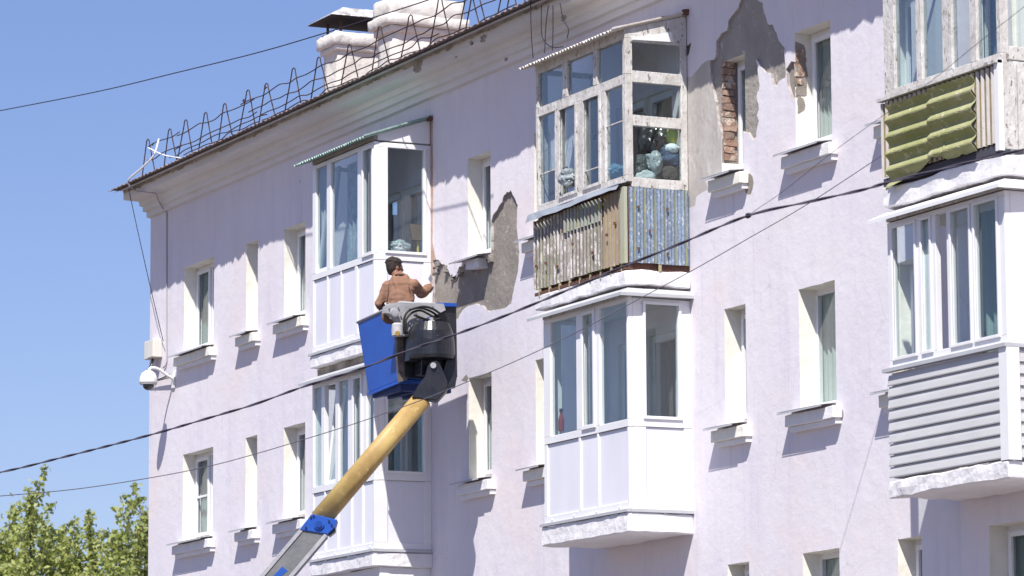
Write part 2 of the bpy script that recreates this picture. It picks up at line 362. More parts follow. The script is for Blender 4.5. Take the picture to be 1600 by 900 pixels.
for (a, b), ks in edgec.items():
    if len(ks) == 2 and lvl(ks[0]) != lvl(ks[1]):
        k0, k1 = sorted(ks, key=lvl); y0, y1 = lvl(k0), lvl(k1)
        A, B = vs[a], vs[b]
        mi = 1 if k1 == 'hole' else 5
        if k1 == 'hole' and abs(A.x-B.x) < .02 and (abs(A.x+38.20) < .03 and min(A.y, B.y) > 9.26 and A.y > 9): mi = 2
        wm.add([(A.x, y0, A.y), (B.x, y0, B.y), (B.x, y1, B.y), (A.x, y1, A.y)], [(0, 1, 2, 3)], mi)
WALLO = wm.build('wall', [WALL, REVEAL, CEMENT, DARKCEM, WASH, M('broken_plaster_edge', (.30, .26, .25), .9, (.5, .46, .46), 9), M('pinkish_joint_mortar', (.50, .37, .33), .9, (.38, .26, .2), 6, bump=.5)], BLD)
# gable wall, back wall
g = MB(); g.box(XL, XL+.3, .004, 12, -.3, WZT); g.box(XR-.3, XR, .004, 12, -.3, WZT); g.box(XL+.3, XR-.3, 11.7, 12, -.3, WZT)
g.build('gable_wall', WALL, BLD)

rl = random.Random(8)
for px, py, w_, h_ in ((688, 412, .10, .06), (700, 420, .09, .07), (709, 433, .05, .05), (722, 428, .14, .05), (742, 420, .10, .05), (758, 412, .12, .06), (770, 405, .06, .10), (684, 425, .05, .06)):
    q = U(px, py, .03); m = MB(); m.box(q.x-w_/2, q.x+w_/2, -.004-.02*rl.random(), .04, q.z-h_/2, q.z+h_/2)
    m.build('loose_plaster_lump', M('damp_dark_plaster', (.17, .155, .145), .95, (.34, .31, .29), 9, bump=.8) if 'damp_dark_plaster' not in bpy.data.materials else bpy.data.materials['damp_dark_plaster'], WALLO, rough=.03, cuts=4, fs=9)  # lumps of broken plaster, darker than the render around them
# exposed bricks
def brick_stack(x, y0, y1, z0, z1, prot, seed, skip=()):
    rnd = random.Random(seed); z = z0; k = 0
    while z < z1-.03:
        h = .066; off = [0, .055][k % 2]; y = y0
        if k not in skip:
            cuts_ = [y0, y0+.11+off*.6, y1] if k % 2 else [y0, y1]
            for a, b in zip(cuts_[:-1], cuts_[1:]):
                if b-a < .03: continue
                p = prot*(.5+rnd.random()); j = lambda s=.007: rnd.uniform(-s, s)
                m = MB(); ya, yb = a+.005, b-.006
                m.hexa([(x-.02, ya+j(), z+j()), (x+p+j(), ya+j(), z+j()), (x+p+j(), yb+j(), z+j()), (x-.02, yb+j(), z+j()),
                        (x-.02, ya+j(), z+h+j()), (x+p+j(), ya+j(), z+h+j()), (x+p+j(), yb+j(), z+h+j()), (x-.02, yb+j(), z+h+j())])
                m.build('brick', rnd.choice(BRICK), WALLO, rough=.012, cuts=2, fs=12)
        z += .079; k += 1
brick_stack(-38.20, .01, .175, 9.32, 10.40, .022, 3)
brick_stack(-36.56, .005, .11, 9.86, 10.24, .012, 5)

for k, (y0, y1, z0_, z1_) in enumerate(((.005, .13, 9.72, 10.32), (.03, .10, 9.55, 9.74))):
    q = ragged([(y0, z0_), (y1, z0_+.04), (y1+.015, (z0_+z1_)/2), (y1-.01, z1_-.03), (y0, z1_)], .014, .03)
    m = MB(); m.prism([(-36.562, max(.001, a), b) for a, b in q], (.008, 0, 0)); m.build('cement_smear', CEMENT, WALLO)
# ---- cornice : profile swept along X with slight unevenness
prof = [(0, 11.36), (-.066, 11.367), (-.068, 11.445), (-.128, 11.45), (-.130, 11.52), (-.180, 11.532), (-.190, 11.60), (-.433, 11.606), (-.436, 11.755)]
c = MB(); N = 150; rows = []
for i in range(N+1):
    x = XL+(XR-XL)*i/N
    rows.append([(x, y+.007*noise.noise(Vector((x*1.2, k*.7, 1)))*(k > 0)*(1 if i else 0), z+.008*noise.noise(Vector((x*.9, k*.4, 6)))) for k, (y, z) in enumerate(prof)])
m_ = len(prof)
c.add([p for r_ in rows for p in r_], [(i*m_+k, (i+1)*m_+k, (i+1)*m_+k+1, i*m_+k+1) for i in range(N) for k in range(m_-1)])
c.add([(XL, y, z) for y, z in prof]+[(XL, .0, 11.755)], [tuple(range(m_+1))])
c.add([(XL, .12, 11.36), (XL, 0.0, 11.36), (XR, 0, 11.36), (XR, .12, 11.36)], [(0, 1, 2, 3)])
CO = c.build('cornice', CORN, BLD)
# broken concrete edge below the roof sheets
c = MB(); N = 520; rows = []
for i in range(N+1):
    x = XL+.02+(XR-XL-.04)*i/N
    d1 = .5*noise.noise(Vector((x*1.7, 0, 2)))+.35*noise.noise(Vector((x*6, 4, 2)))
    bite = max(0, d1)
    rows.append([(x, -.443, 11.705-.10*bite-.02*noise.noise(Vector((x*14, 0, 0)))), (x, -.452-.02*bite, 11.742), (x, -.462, 11.764), (x, .3, 11.772)])
c.add([p for r_ in rows for p in r_], [(i*4+k, (i+1)*4+k, (i+1)*4+k+1, i*4+k+1) for i in range(N) for k in range(3)])
c.build('crumbling_edge', CORNDIRT, CO)
# spalled holes in the cornice face
for px, py, s in ((632, 100, .10), (652, 104, .13), (755, 60, .07), (737, 68, .05), (790, 93, .03), (880, 28, .06), (712, 90, .02)):
    m = MB(); p = U(px, py, -.438); q = ragged([(p.x+s*1.5*math.cos(t*.6)*(.7+.3*math.sin(t*2.1)), p.z+s*.55*math.sin(t*.6)) for t in range(10)], .02, .03)
    m.prism([(a, -.4425, b) for a, b in q], (0, .02, 0)); m.build('spalled_spot', CORNDIRT, CO)

# ---- roof: corrugated slate sheets overhanging the cornice
SL = .40
def roof_z(y): return 11.70+(y+.66)*SL
ROOF = MB()
ROOF.add([(XL-.02, -.60, roof_z(-.60)-.02), (XR, -.60, roof_z(-.60)-.02), (XR, 6, roof_z(6)-.02), (XL-.02, 6, roof_z(6)-.02), (XR, 12.6, roof_z(-.6)), (XL-.02, 12.6, roof_z(-.6))], [(0, 1, 2, 3), (3, 2, 4, 5)])
ROOF = ROOF.build('roof', ROOFM, BLD)
m = MB(); m.box(XL+.01, XR-.02, -.60, -.46, 11.738, 11.752); m.build('soffit_board', FLASH, ROOF)
def corr(p0, u, v, wid, hei, pitch, amp, n, thick=.006, nv=1, mats2=False, ragtop=0, ragbot=0, seed=0, per=8, thr=-.25, mp=None):
    """corrugated sheet: p0 corner, u across the waves, v along them, n outward"""
    mb = MB(); p0, u, v, n = Vector(p0), Vector(u).normalized(), Vector(v).normalized(), Vector(n).normalized()
    k = max(2, int(wid/pitch*per)); vs_ = []
    for side in (0, 1):
        for i in range(k+1):
            uu = wid*i/k; h = amp*math.cos(2*math.pi*uu/pitch)
            for j in range(nv+1):
                t = j/nv; vv = hei*t
                if j == 0 and ragbot: vv += ragbot*(noise.noise(Vector((uu*5+seed, 0, 0)))+.4*noise.noise(Vector((uu*22+seed, 3, 0))))
                if j == nv and ragtop: vv += ragtop*noise.noise(Vector((uu*8+seed, 5, 0)))
                vs_.append(p0+u*uu+v*vv+n*(h-side*thick))
    fs_ = []; W = nv+1; O = (k+1)*W; ms = []
    for i in range(k):
        for j in range(nv):
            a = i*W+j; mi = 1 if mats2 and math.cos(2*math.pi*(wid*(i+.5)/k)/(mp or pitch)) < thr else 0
            fs_.append((a, a+W, a+W+1, a+1)); ms.append(mi)
            fs_.append((O+a, O+a+1, O+a+W+1, O+a+W)); ms.append(mi)
        a = i*W; fs_.append((a, O+a, O+a+W, a+W)); ms.append(0)
        a = i*W+nv; fs_.append((a, a+W, O+a+W, O+a)); ms.append(0)
    for i in (0, k):
        for j in range(nv):
            a = i*W+j; fs_.append((a, a+1, O+a+1, O+a)); ms.append(0)
    mb.add(vs_, fs_); mb.m = ms; return mb
nrm = Vector((0, -SL, 1)).normalized(); vd = Vector((0, 1, SL)).normalized()
x = XL-.05; i = 0
while x < XR-.5:
    L = 1.05; ey = -.66-.05*noise.noise(Vector((i*3.1, 0, 0)))
    corr((x, ey, roof_z(ey)+.03+(.003 if i % 2 else 0)+.008*noise.noise(Vector((i, 7, 0)))), (1, 0, .004*noise.noise(Vector((i, 1, 1)))), vd, L+.07, 1.7, .15, .007, nrm, .008, 1, False, 0, .03, i*7.3).build('roof_sheet', ROOFM, ROOF)
    x += L; i += 1

# ---- snow guard on the roof edge
SG = MB(); YG = -.40
def gz(y=YG): return roof_z(y)+.05
hoops = [(232.5, 218), (266.8, 201.5), (289, 192.6), (321, 175.6), (352.6, 162.8), (386, 144.8), (417.5, 126.6), (457.6, 109.8), (499.8, 92), (546, 70), (595, 47), (641, 27.5), (687, 6.8)]
hx = [U(a, b, YG).x for a, b in hoops]; step = hx[-1]-hx[-2]
hx += [hx[-1]+.86, hx[-1]+1.05, hx[-1]+1.95, hx[-1]+2.2, hx[-1]+3.1]+[hx[-1]+3.1+.95*k for k in range(1, 16)]
rnd = random.Random(4); H = .53
def rail(z, x0, x1, wob, seed):
    n = int((x1-x0)/.28); return spline([(x0+(x1-x0)*k/n, YG-.015+.03*noise.noise(Vector((k*.9+seed, 1, 0))), gz()+z+wob*noise.noise(Vector((k*.55+seed, 0, 0)))) for k in range(n+1)], 3)
sgm = MB().tube(rail(.40, hx[0]+.03, hx[1]+.4, .03, 0), .008, 5)
sgo = sgm.build('snow_guard', REBAR, BLD, label='wavy brown rebar snow guard along the roof edge')
for z, x0, x1, s in ((.09, hx[1], hx[6], 61), (.10, hx[6]-.2, hx[12], 71), (.36, hx[1]+.3, hx[5]+.3, 2), (.38, hx[5]-.2, hx[9], 9), (.37, hx[9]-.2, hx[13]+1, 5), (.2, hx[0], hx[1]+.5, 4), (.17, hx[1]+.2, hx[5]+.4, 5), (.22, hx[5]+.1, hx[10], 7), (.2, hx[10]-.1, hx[14], 17), (.03, hx[2], hx[5]+.5, 8), (.02, hx[5]+.6, hx[10], 12), (.02, hx[10], hx[16], 31), (.37, hx[13], hx[-1], 41), (.2, hx[14], hx[-1], 44)):
    MB().tube(rail(z, x0, x1, .07, s), .008, 5).build('rail', REBAR, sgo)
for k, xx in enumerate(hx):
    wv = .31+rnd.uniform(-.03, .03); tl = rnd.uniform(-.05, .05); h = H+rnd.uniform(-.03, .03)
    pts = [(xx-wv, YG, gz()-.06), (xx-.075+tl, YG, gz()+h-.09), (xx-.05+tl, YG, gz()+h-.02), (xx+tl, YG, gz()+h), (xx+.05+tl, YG, gz()+h-.02), (xx+.075+tl, YG, gz()+h-.09), (xx+wv, YG, gz()-.06)]
    if 12 < k < 17: pts = [(p[0], p[1], p[2]) for p in pts]
    MB().tube(pts, .009, 5).build('hoop', REBAR, sgo)
# loose wire tangle
for a, b, s in ((383, 157, 1), (417, 137, 2), (240, 226, 3)):
    p = U(a, b, YG); pts = [(p.x+.10*noise.noise(Vector((t*.8, s, 0))), YG-.02+.05*noise.noise(Vector((t*.8, s, 5))), p.z+.07*noise.noise(Vector((t*.8, s, 9)))) for t in range(16)]
    MB().tube(spline(pts, 3), .004, 4).build('tie_wire', REBAR, sgo)

# ---- chimneys
def chimney(x1, yf, wx, wy, z0, z1, label, capn):
    m = MB(); m.box(x1-wx, x1, yf, yf+wy, z0, z1)
    ch = m.build('chimney', WHITEB, BLD, label=label, rough=.02, cuts=5, smooth=True)
    for (e, a, b) in capn:
        m = MB(); m.box(x1-wx-e, x1+e, yf-e, yf+wy+e, a, b); m.build('brick_band', WHITEB, ch, rough=.016, cuts=5, bevel=.015, smooth=True)
    return ch
c1x = U(528, 100, 1.6).x; c2x = U(613, 60, 1.6).x
zt1 = U(560, 47, 1.9).z; zt2 = U(640, 0, 2.0).z
ch1 = chimney(c1x, 1.6, .52, .86, 12.3, 13.66, 'shorter whitewashed chimney under a sheet metal rain hood', [(.05, 13.42, 13.50), (.09, 13.503, 13.69)])
ch2 = chimney(c2x, 1.6, .52, 1.05, 12.3, 13.72, 'taller whitewashed chimney beside the hooded one', [(.05, 13.32, 13.41), (.11, 13.413, 13.56), (.05, 13.563, 13.82)])
hz = 13.90
m = MB(); cx, cy = c1x-.26, 2.03
hz = 13.90; a = [(cx-.46, cy-.62, hz), (cx+.46, cy-.62, hz), (cx+.46, cy+.62, hz), (cx-.46, cy+.62, hz)]; t = [(cx-.2, cy-.33, hz+.17), (cx+.2, cy-.33, hz+.17), (cx+.2, cy+.33, hz+.17), (cx-.2, cy+.33, hz+.17)]
m.hexa(a+t); m.build('rain_hood', M('weathered_zinc_hood', (.55, .55, .56), .6, (.2, .18, .17), 5, (.75, .75, .75), 6, .5), ch1)
m = MB(); m.box(cx-.44, cx+.44, cy-.60, cy+.60, hz-.012, hz-.003); m.build('hood_underside', M('sooty_tin', (.03, .03, .033), .8), ch1)  # near-black sheet added below the hood to keep its underside dark
for sx in (-1, 1):
    for sy in (-1, 1):
        m = MB(); m.box(cx+sx*.24-.015, cx+sx*.24+.015, cy+sy*.38-.015, cy+sy*.38+.015, 13.68, hz-.013); m.build('hood_leg', RUST, ch1)
m = MB()
for k in range(5): m.box(c1x-.45+k*.09, c1x-.40+k*.09, 1.75+k*.13, 1.8+k*.13, 13.688, 13.74)
m.build('mortar_lump', WHITEB, ch1, rough=.01)
for k, (dy) in enumerate((.55, .68, .84)):
    m = MB(); m.box(c2x-.06, c2x-.02, 1.6+dy, 1.64+dy, 13.818, 13.90); m.build('stub_rod', RUST, ch2)

# ---- windows
def quadz(m, plane, off, a0, a1, z0, z1, d0, d1, mi=0):
    """box on a vertical plane; 'F' faces -Y, 'S' faces +X, 'L' faces -X; d is outward distance"""
    if plane == 'F': m.box(a0, a1, off-d1, off-d0, z0, z1, mi)
    elif plane == 'S': m.box(off+d0, off+d1, a0, a1, z0, z1, mi)
    else: m.box(off-d1, off-d0, a0, a1, z0, z1, mi)
def ring(m, plane, off, a0, a1, z0, z1, w_, d0, d1, mi=0):
    d0 = min(d0, -.0); quadz(m, plane, off, a0, a0+w_, z0, z1, d0, d1, mi); quadz(m, plane, off, a1-w_, a1, z0, z1, d0, d1, mi)
    quadz(m, plane, off, a0+w_, a1-w_, z0, z0+w_, d0, d1, mi); quadz(m, plane, off, a0+w_, a1-w_, z1-w_, z1, d0, d1, mi)
rw = random.Random(11)
def sill(win, x0, x1, z, style, rnd):
    pl, pr = .13, .12; a, b = x0-pl, x1+pr
    m = MB(); lip = .185
    m.prism([(a-.05, .10, z-.002), (a-.05, -lip, z-.045+rnd.uniform(-.01, .01)), (x1+rnd.uniform(-.02, .04), -lip, z-.045), (x1+.0, .10, z-.002)], (0, 0, .006))
    m.add([(a-.05, -lip, z-.045), (x1, -lip, z-.045), (x1, -lip, z-.062), (a-.05, -lip, z-.062)], [(0, 1, 2, 3)])
    m.build('sill_flashing', FLASH, win)
    if abs(x0+44.83) < .02 and z > 9:      # this one has mostly broken away
        m = MB(); m.box(x0+.16, x0+.50, -.10, .03, z-.17, z-.065); m.build('broken_sill', CONC, win, rough=.03, cuts=4, fs=8); return
    m = MB(); m.box(a, b, -.115, .0, z-.19, z-.065); m.build('window_sill', REVEAL if style else CONC, win, rough=.007, cuts=3, bevel=.006)
    m = MB(); m.box(a+.03, b-.02, -.075, .0, z-.245, z-.193); m.build('sill_moulding', CONC, win, rough=.005, cuts=2)
for wi in WINS:
    x0, x1, z0, z1 = wi['x0'], wi['x1'], wi['z0'], wi['z1']; Y = RD; k = wi['kind']
    m = MB(); a0, a1, b0, b1 = x0-.0, x1+.0, z0+.0, z1-.0
    fwd = .03 if wi['row'] != 'A' and k == 'single' and wi['x0'] > -40 else .055
    m.box(a0-.03, a0+fwd, Y-.0, Y+.06, b0-.03, b1+.03); m.box(a1-.055, a1+.03, Y, Y+.06, b0-.03, b1+.03)
    m.box(a0+fwd, a1-.055, Y, Y+.06, b1-.06, b1+.03); m.box(a0+fwd, a1-.055, Y, Y+.06, b0-.03, b0+.07)
    mull = None
    if k == 'double':
        mull = a0+.50*(a1-a0); m.box(mull-.03, mull+.03, Y, Y+.06, b0+.07, b1-.06)
    W_ = m.build('window', PVC, BLD, bevel=.004)
    cells = [(a0+fwd, a1-.055)] if not mull else [(a0+.055, mull-.03), (mull+.03, a1-.055)]
    for ci, (p, q) in enumerate(cells):
        sash = ((k != 'double') or ci == 0) and fwd > .04
        if sash:
            s = MB(); ring(s, 'F', Y, p, q, b0+.07, b1-.06, .05, .002, .03); s.build('sash', PVC, W_, bevel=.003)
            p, q, c0, c1 = p+.05, q-.05, b0+.12, b1-.11
        else: c0, c1 = b0+.07, b1-.06
        s = MB(); s.box(p, q, Y+.014, Y+.02, c0, c1); s.build('pane', GL, W_)
        if wi.get('mesh') and ci == 0:
            s = MB(); s.box(p, q, Y-.028, Y-.006, (c0+c1)/2-.012, (c0+c1)/2+.02); s.build('transom_bar', PVC, W_)
    s = MB(); s.add([(x0-.1, Y+.30, z0-.1), (x1+.1, Y+.30, z0-.1), (x1+.1, Y+.30, z1+.1), (x0-.1, Y+.30, z1+.1)], [(0, 1, 2, 3)])
    # softly folded curtain
    n = int((x1-x0+.1)/.02); vv = []; cd = Y+.085
    for i in range(n+1):
        xx = x0-.05+(x1-x0+.1)*i/n; yy = cd+.018*math.sin(i*1.3)+.012*noise.noise(Vector((xx*9, 0, 0)))
        vv += [(xx, yy, z0-.04), (xx, yy, z1+.04)]
    s = MB(); s.add(vv, [(2*i, 2*i+2, 2*i+3, 2*i+1) for i in range(n)])
    cm = CURT_D if k == 'double' and wi['row'] != 'B' else (CURT_M if wi['row'] == 'B' and k == 'double' else CURT_L)
    s.build('curtain', cm, W_, smooth=True)
    if k == 'double':
        s = MB(); s.add([(mull, cd-.05, z0), (x1, cd-.05, z0), (x1, cd-.05, z1), (mull, cd-.05, z1)], [(0, 1, 2, 3)]); s.build('blind', CURT_D, W_)  # flat sheet in the same dark-glass teal behind the right-hand pane
    sill(W_, x0, x1, z0+.012, rw.random() < .5, rw)

# ---- balcony doors and inner windows on the facade behind the glazing
def door_set(par, a, row):
    z1 = HEAD[row]-.08
    for (x0, x1, z0) in ((a+.35, a+1.05, HEAD[row]-2.12), (a+1.11, a+1.75, HEAD[row]-1.3)):
        m = MB(); ring(m, 'F', .10, x0-.02, x1+.02, z0, z1+.02, .10, 0, .06)
        m.build('inner_frame', PVC, par)
        m = MB(); m.box(x0+.08, x1-.08, .11, .116, z0+.1, z1-.08); m.build('inner_pane', GL, par)
        m = MB(); m.box(x0-.02, x1+.02, .28, .3, z0, z1); m.build('inner_curtain', CURT_M, par)

# ---- balconies
def slab(par_name, label, xl, xr, d, z0, z1, mat=CONC, rough=.012):
    m = MB(); m.box(xl-.02, xr+.02, -d-.03, -.002, z0, z1)
    return m.build('balcony', [mat], BLD, label=label, rough=rough, cuts=5, bevel=.012, fs=4)
def pane(par, plane, off, a0, a1, z0, z1, mat=None, d=.028, tilt=None):
    m = MB(); quadz(m, plane, off, a0, a1, z0, z1, -d-.006, -d); return m.build('pane', mat or GL, par)
def cells_front(par, off, cells, z0, z1, mat=None, plane='F'):
    for c_ in cells: pane(par, plane, off, c_[0], c_[1], z0, z1, mat)
def frame_from_cells(m, plane, off, lo, hi, cells, z0, z1, bot, top, d0=-.06, d1=0.0, jog=.006):
    """mullions fill the gaps between cells; rails above and below"""
    e = lo
    for a, b in cells: quadz(m, plane, off, e, a, z0, z1, d0, d1); e = b
    quadz(m, plane, off, e, hi, z0, z1, d0, d1)
    quadz(m, plane, off, lo, hi, z0-bot, z0, d0, d1); quadz(m, plane, off, lo, hi, z1, z1+top, d0, d1)

def pvc_bay(label, xl, xr, d, zb, zr, zg0, zg1, cells, scells, panels, spanels, slabz, row, gm=None, awning=True, sash=(), tilt=None, toproof=False):
    S_ = slab('balcony', label, xl, xr, d, *slabz)
    m = MB(); yf = -d
    frame_from_cells(m, 'F', yf, xl, xr, cells, zg0, zg1, .085, .05)
    frame_from_cells(m, 'F', yf, xl, xr, panels, zb+.08, zg0-.0851, .08, .0)
    m.build('front_frame', PVC, S_, bevel=.004)
    m = MB(); frame_from_cells(m, 'S', xr, yf+.0605, -.0, scells, zg0+.04, zg1-.02, .12, .06, jog=0)
    frame_from_cells(m, 'S', xr, yf+.0605, -.0, spanels, zb+.08, zg0-.0801, .08, .0)
    m.build('side_frame', PVC, S_, bevel=.004)
    m = MB(); ring(m, 'S', xr, scells[0][0]-.035, scells[0][1]+.035, zg0+.005, zg1+.01, .035, .001, .018); m.build('side_sash', PVC, S_, bevel=.003)
    m = MB(); quadz(m, 'L', xl, yf+.06, 0, zb, zg0, -.04, 0); frame_from_cells(m, 'L', xl, yf+.06, 0, [(yf+.2, -.1)], zg0+.001, zg1, 0, .05); m.build('left_side', PVC, S_)
    pane(S_, 'L', xl, yf+.2, -.1, zg0, zg1)
    for c_ in cells:
        if tilt and c_ is cells[tilt]: continue
        pane(S_, 'F', yf, c_[0], c_[1], zg0, zg1, gm)
    for i in sash:
        a, b = cells[i]; m = MB(); ring(m, 'F', yf, a-.015, b+.015, zg0-.015, zg1+.015, .045, .001, .02); m.build('sash', PVC, S_, bevel=.003)
        m = MB(); quadz(m, 'F', yf, b-.02, b-.002, (zg0+zg1)/2-.18, (zg0+zg1)/2-.06, -.05, -.02); m.build('handle', PVC, S_)
    if tilt is not None:      # sash tipped inwards at its top
        a, b = cells[tilt]; h = zg1-zg0; ang = .11
        def T(x, z, dd): return Vector((x, yf+.02+dd*math.cos(ang)+(z-zg0)*math.sin(ang), zg0+(z-zg0)*math.cos(ang)))
        m = MB()
        for (p, q, r_, s) in ((a, a+.04, zg0, zg1), (b-.04, b, zg0, zg1), (a+.04, b-.04, zg0, zg0+.05), (a+.04, b-.04, zg1-.05, zg1)):
            m.hexa([T(p, r_, 0), T(q, r_, 0), T(q, r_, .04), T(p, r_, .04), T(p, s, 0), T(q, s, 0), T(q, s, .04), T(p, s, .04)])
        m.build('tilted_sash', PVC, S_)
        m = MB(); m.hexa([T(a+.04, zg0+.05, .018), T(b-.04, zg0+.05, .018), T(b-.04, zg0+.05, .024), T(a+.04, zg0+.05, .024), T(a+.04, zg1-.05, .018), T(b-.04, zg1-.05, .018), T(b-.04, zg1-.05, .024), T(a+.04, zg1-.05, .024)])
        m.build('pane', GL, S_)
    for a, b in scells: pane(S_, 'S', xr, a, b, zg0+.04, zg1-.02, GL)
    for a, b in panels:
        m = MB(); quadz(m, 'F', yf, a, b, zb+.08, zg0-.085, -.04, -.018); m.build('panel', PVCP, S_)
    for a, b in spanels:
        m = MB(); quadz(m, 'S', xr, a, b, zb+.08, zg0-.08, -.04, -.014); m.build('panel', PVCP, S_)
    for k in range(4):
        m = MB(); xx = xl+.2+k*.56; m.lathe((xx, yf-.001, zb+.035), [(.014, -.0), (.012, .008)], 8, ax=(0, -1, 0)); m.build('screw_cap', PVC, S_)
    # bottom drip flashing
    m = MB(); m.box(xl-.03, xr+.03, yf-.05, yf+.01, zb-.035, zb-.004); m.box(xr-.01, xr+.035, yf+.012, .0, zb-.035, zb-.004); m.build('drip_flashing', FLASH, S_)
    if awning: awn(S_, xl, xr, d, zg1+.05)
    # dark ceiling board so that the glazed room is closed
    if not toproof:
        m = MB(); m.box(xl+.01, xr-.01, yf+.01, -.004, zg1+.055, zg1+.08); m.build('ceiling_board', SOFF, S_)
    door_set(S_, xl, row)
    return S_
def awn(par, xl, xr, d, z, mat=None):
    yf = -d; e = .14; m = MB(); zt = z+.09; zl = z+.02
    a = [(xl-.02, yf+.0, zt), (xr+.0, yf+.0, zt), (xr+e*.85, yf-e, zl), (xl-e, yf-e, zl)]
    m.prism(a, (0, 0, .006))
    m.prism([(xr+.002, yf, zt), (xr+.002, 0, zt), (xr+e*.6, 0, zl+.015), (xr+e*.85, yf-e, zl)], (0, 0, .006))
    m.add([(xl-e, yf-e, zl), (xr+e*.85, yf-e, zl), (xr+e*.85, yf-e, zl-.03), (xl-e, yf-e, zl-.03)], [(0, 1, 2, 3)])
    m.add([(xr+e*.85, yf-e, zl), (xr+e*.6, 0, zl+.015), (xr+e*.6, 0, zl-.015), (xr+e*.85, yf-e, zl-.03)], [(0, 1, 2, 3)])
    m.build('awning_flashing', mat or FLASH, par)
    m = MB(); m.box(xl, xr-.002, yf-.008, yf+.05, z-.0, z+.08); m.build('fascia_board', WOOD, par)

d = .78
# bay 1 (beside the man)
b1a = pvc_bay('white plastic glazed balcony on the top floor, right above the worker', *BAYX[1], d, 8.30, 0, 9.34, 10.72,
    [(-47.86, -47.50), (-47.37, -46.49), (-46.31, -45.985)], [(-.60, -.10)], [(-47.93, -47.50), (-47.46, -47.05), (-47.01, -46.58), (-46.50, -46.0)], [(-.60, -.10)], (8.10, 8.262), 'A', GLB, awning=False, tilt=0, sash=(2,), toproof=True)
b1b = pvc_bay('white plastic glazed balcony behind the yellow boom', *BAYX[1], d, 5.62, 0, 6.56, 7.84,
    [(-47.93, -47.67), (-47.56, -47.21), (-47.10, -46.80), (-46.62, -46.34), (-46.20, -45.985)], [(-.60, -.11)], [(-47.93, -47.58), (-47.54, -47.16), (-47.12, -46.72), (-46.68, -46.36), (-46.32, -46.0)], [(-.60, -.10)], (5.40, 5.58), 'B', None, tilt=1, sash=(3,))
m = MB(); m.box(-47.9, -45.98, -.70, -.004, 5.05, 5.395); m.build('balcony_base', CONC, b1b, rough=.01, cuts=4)
m = MB(); m.box(-47.93, -46.0, -.72, -.004, 7.985, 8.095); m.build('broken_concrete', CORNDIRT, b1a, rough=.02, cuts=4, fs=8)
# bay 2 lower
b2b = pvc_bay('white plastic glazed balcony under the old corrugated one', *BAYX[2], d, 5.535, 0, 6.52, 7.82,
    [(-40.925, -40.26), (-40.10, -39.79), (-39.68, -39.02)], [(-.565, -.155)], [(-41.02, -40.22), (-40.17, -39.76), (-39.72, -39.02)], [(-.565, -.10)], (5.28, 5.495), 'B', None, sash=(1,))
# bay 3 lower: siding below
b3b = slab('balcony', 'white balcony clad in grey horizontal siding on the right edge', *BAYX[3], d, 5.17, 5.335, rough=.02)
xl, xr = BAYX[3]; yf = -d
cells = [(-33.33, -32.89), (-32.79, -32.61), (-32.53, -32.33), (-32.26, -31.90), (-31.84, -31.42)]
m = MB(); frame_from_cells(m, 'F', yf, xl, xr, cells, 6.50, 7.80, .075, .05); m.build('front_frame', PVC, b3b, bevel=.004)
for i, (a, b) in enumerate(cells):
    if i == 2: continue
    pane(b3b, 'F', yf, a, b, 6.5, 7.8)
    m = MB(); ring(m, 'F', yf, a-.012, b+.012, 6.49, 7.81, .03, .001, .018); m.build('sliding_sash', PVC, b3b, bevel=.003)
m = MB(); m.box(cells[1][0], cells[1][0]+.2, yf+.035, yf+.06, 6.5, 7.8); m.build('slid_open_sash', PVC, b3b)
m = MB(); quadz(m, 'S', xr, yf+.0605, -.55, 6.42, 7.85, -.06, 0); quadz(m, 'S', xr, -.08, 0, 5.34, 7.85, -.06, 0); quadz(m, 'S', xr, -.55, -.08, 6.42, 6.5, -.06, 0); quadz(m, 'S', xr, -.55, -.08, 7.78, 7.85, -.06, 0); quadz(m, 'S', xr, -.55, -.08, 7.38, 7.45, -.06, 0); m.build('side_frame', PVC, b3b, bevel=.004)
pane(b3b, 'S', xr, -.55, -.08, 6.5, 7.38); pane(b3b, 'S', xr, -.55, -.08, 7.45, 7.78)
m = MB(); m.box(xl-.05, xr+.04, yf-.06, yf+.01, 6.385, 6.42); m.box(xr-.01, xr+.04, yf+.012, 0, 6.385, 6.42); m.build('drip_flashing', FLASH, b3b)
nb = 9; zt_, zb_ = 6.36, 5.36; hh = (zt_-zb_)/nb
for i in range(nb):
    z = zb_+i*hh
    m = MB(); m.prism([(xl, yf-.004, z+.004), (xl, yf-.026, z), (xl, yf-.029, z+.012), (xl, yf-.020, z+hh*.62), (xl, yf-.011, z+hh*.96), (xl, yf+.005, z+hh*.97)], (xr-xl-.10, 0, 0)); m.build('siding_board', PVCG, b3b)
    m = MB(); m.prism([(xr+.008, yf+.1, z), (xr+.030, yf+.1, z+.006), (xr+.026, yf+.1, z+hh*.5), (xr+.014, yf+.1, z+hh*.52), (xr+.012, yf+.1, z+hh*.96), (xr-.005, yf+.1, z+hh*.97)], (0, d-.11, 0)); m.build('siding_board', PVCG, b3b)
m = MB(); m.box(xr-.10, xr+.038, yf-.038, yf-.004, zb_-.02, 6.384); m.box(xr, xr+.038, yf-.003, yf+.10, zb_-.02, 6.384); m.build('corner_trim', PVC, b3b)
m = MB(); m.box(xl+.01, xr-.02, yf+.02, yf+.06, zb_, 6.38); m.box(xr-.06, xr-.02, yf+.06, -.01, zb_, 6.38); m.box(xl, xl+.04, yf+.06, -.01, zb_, 6.38); m.build('parapet_core', CONC, b3b)
awn(b3b, xl, xr, d, 7.86, PVC)
m = MB(); m.box(xl+.01, xr-.01, yf+.01, -.004, 7.86, 7.88); m.build('ceiling_board', SOFF, b3b)
door_set(b3b, xl, 'B')

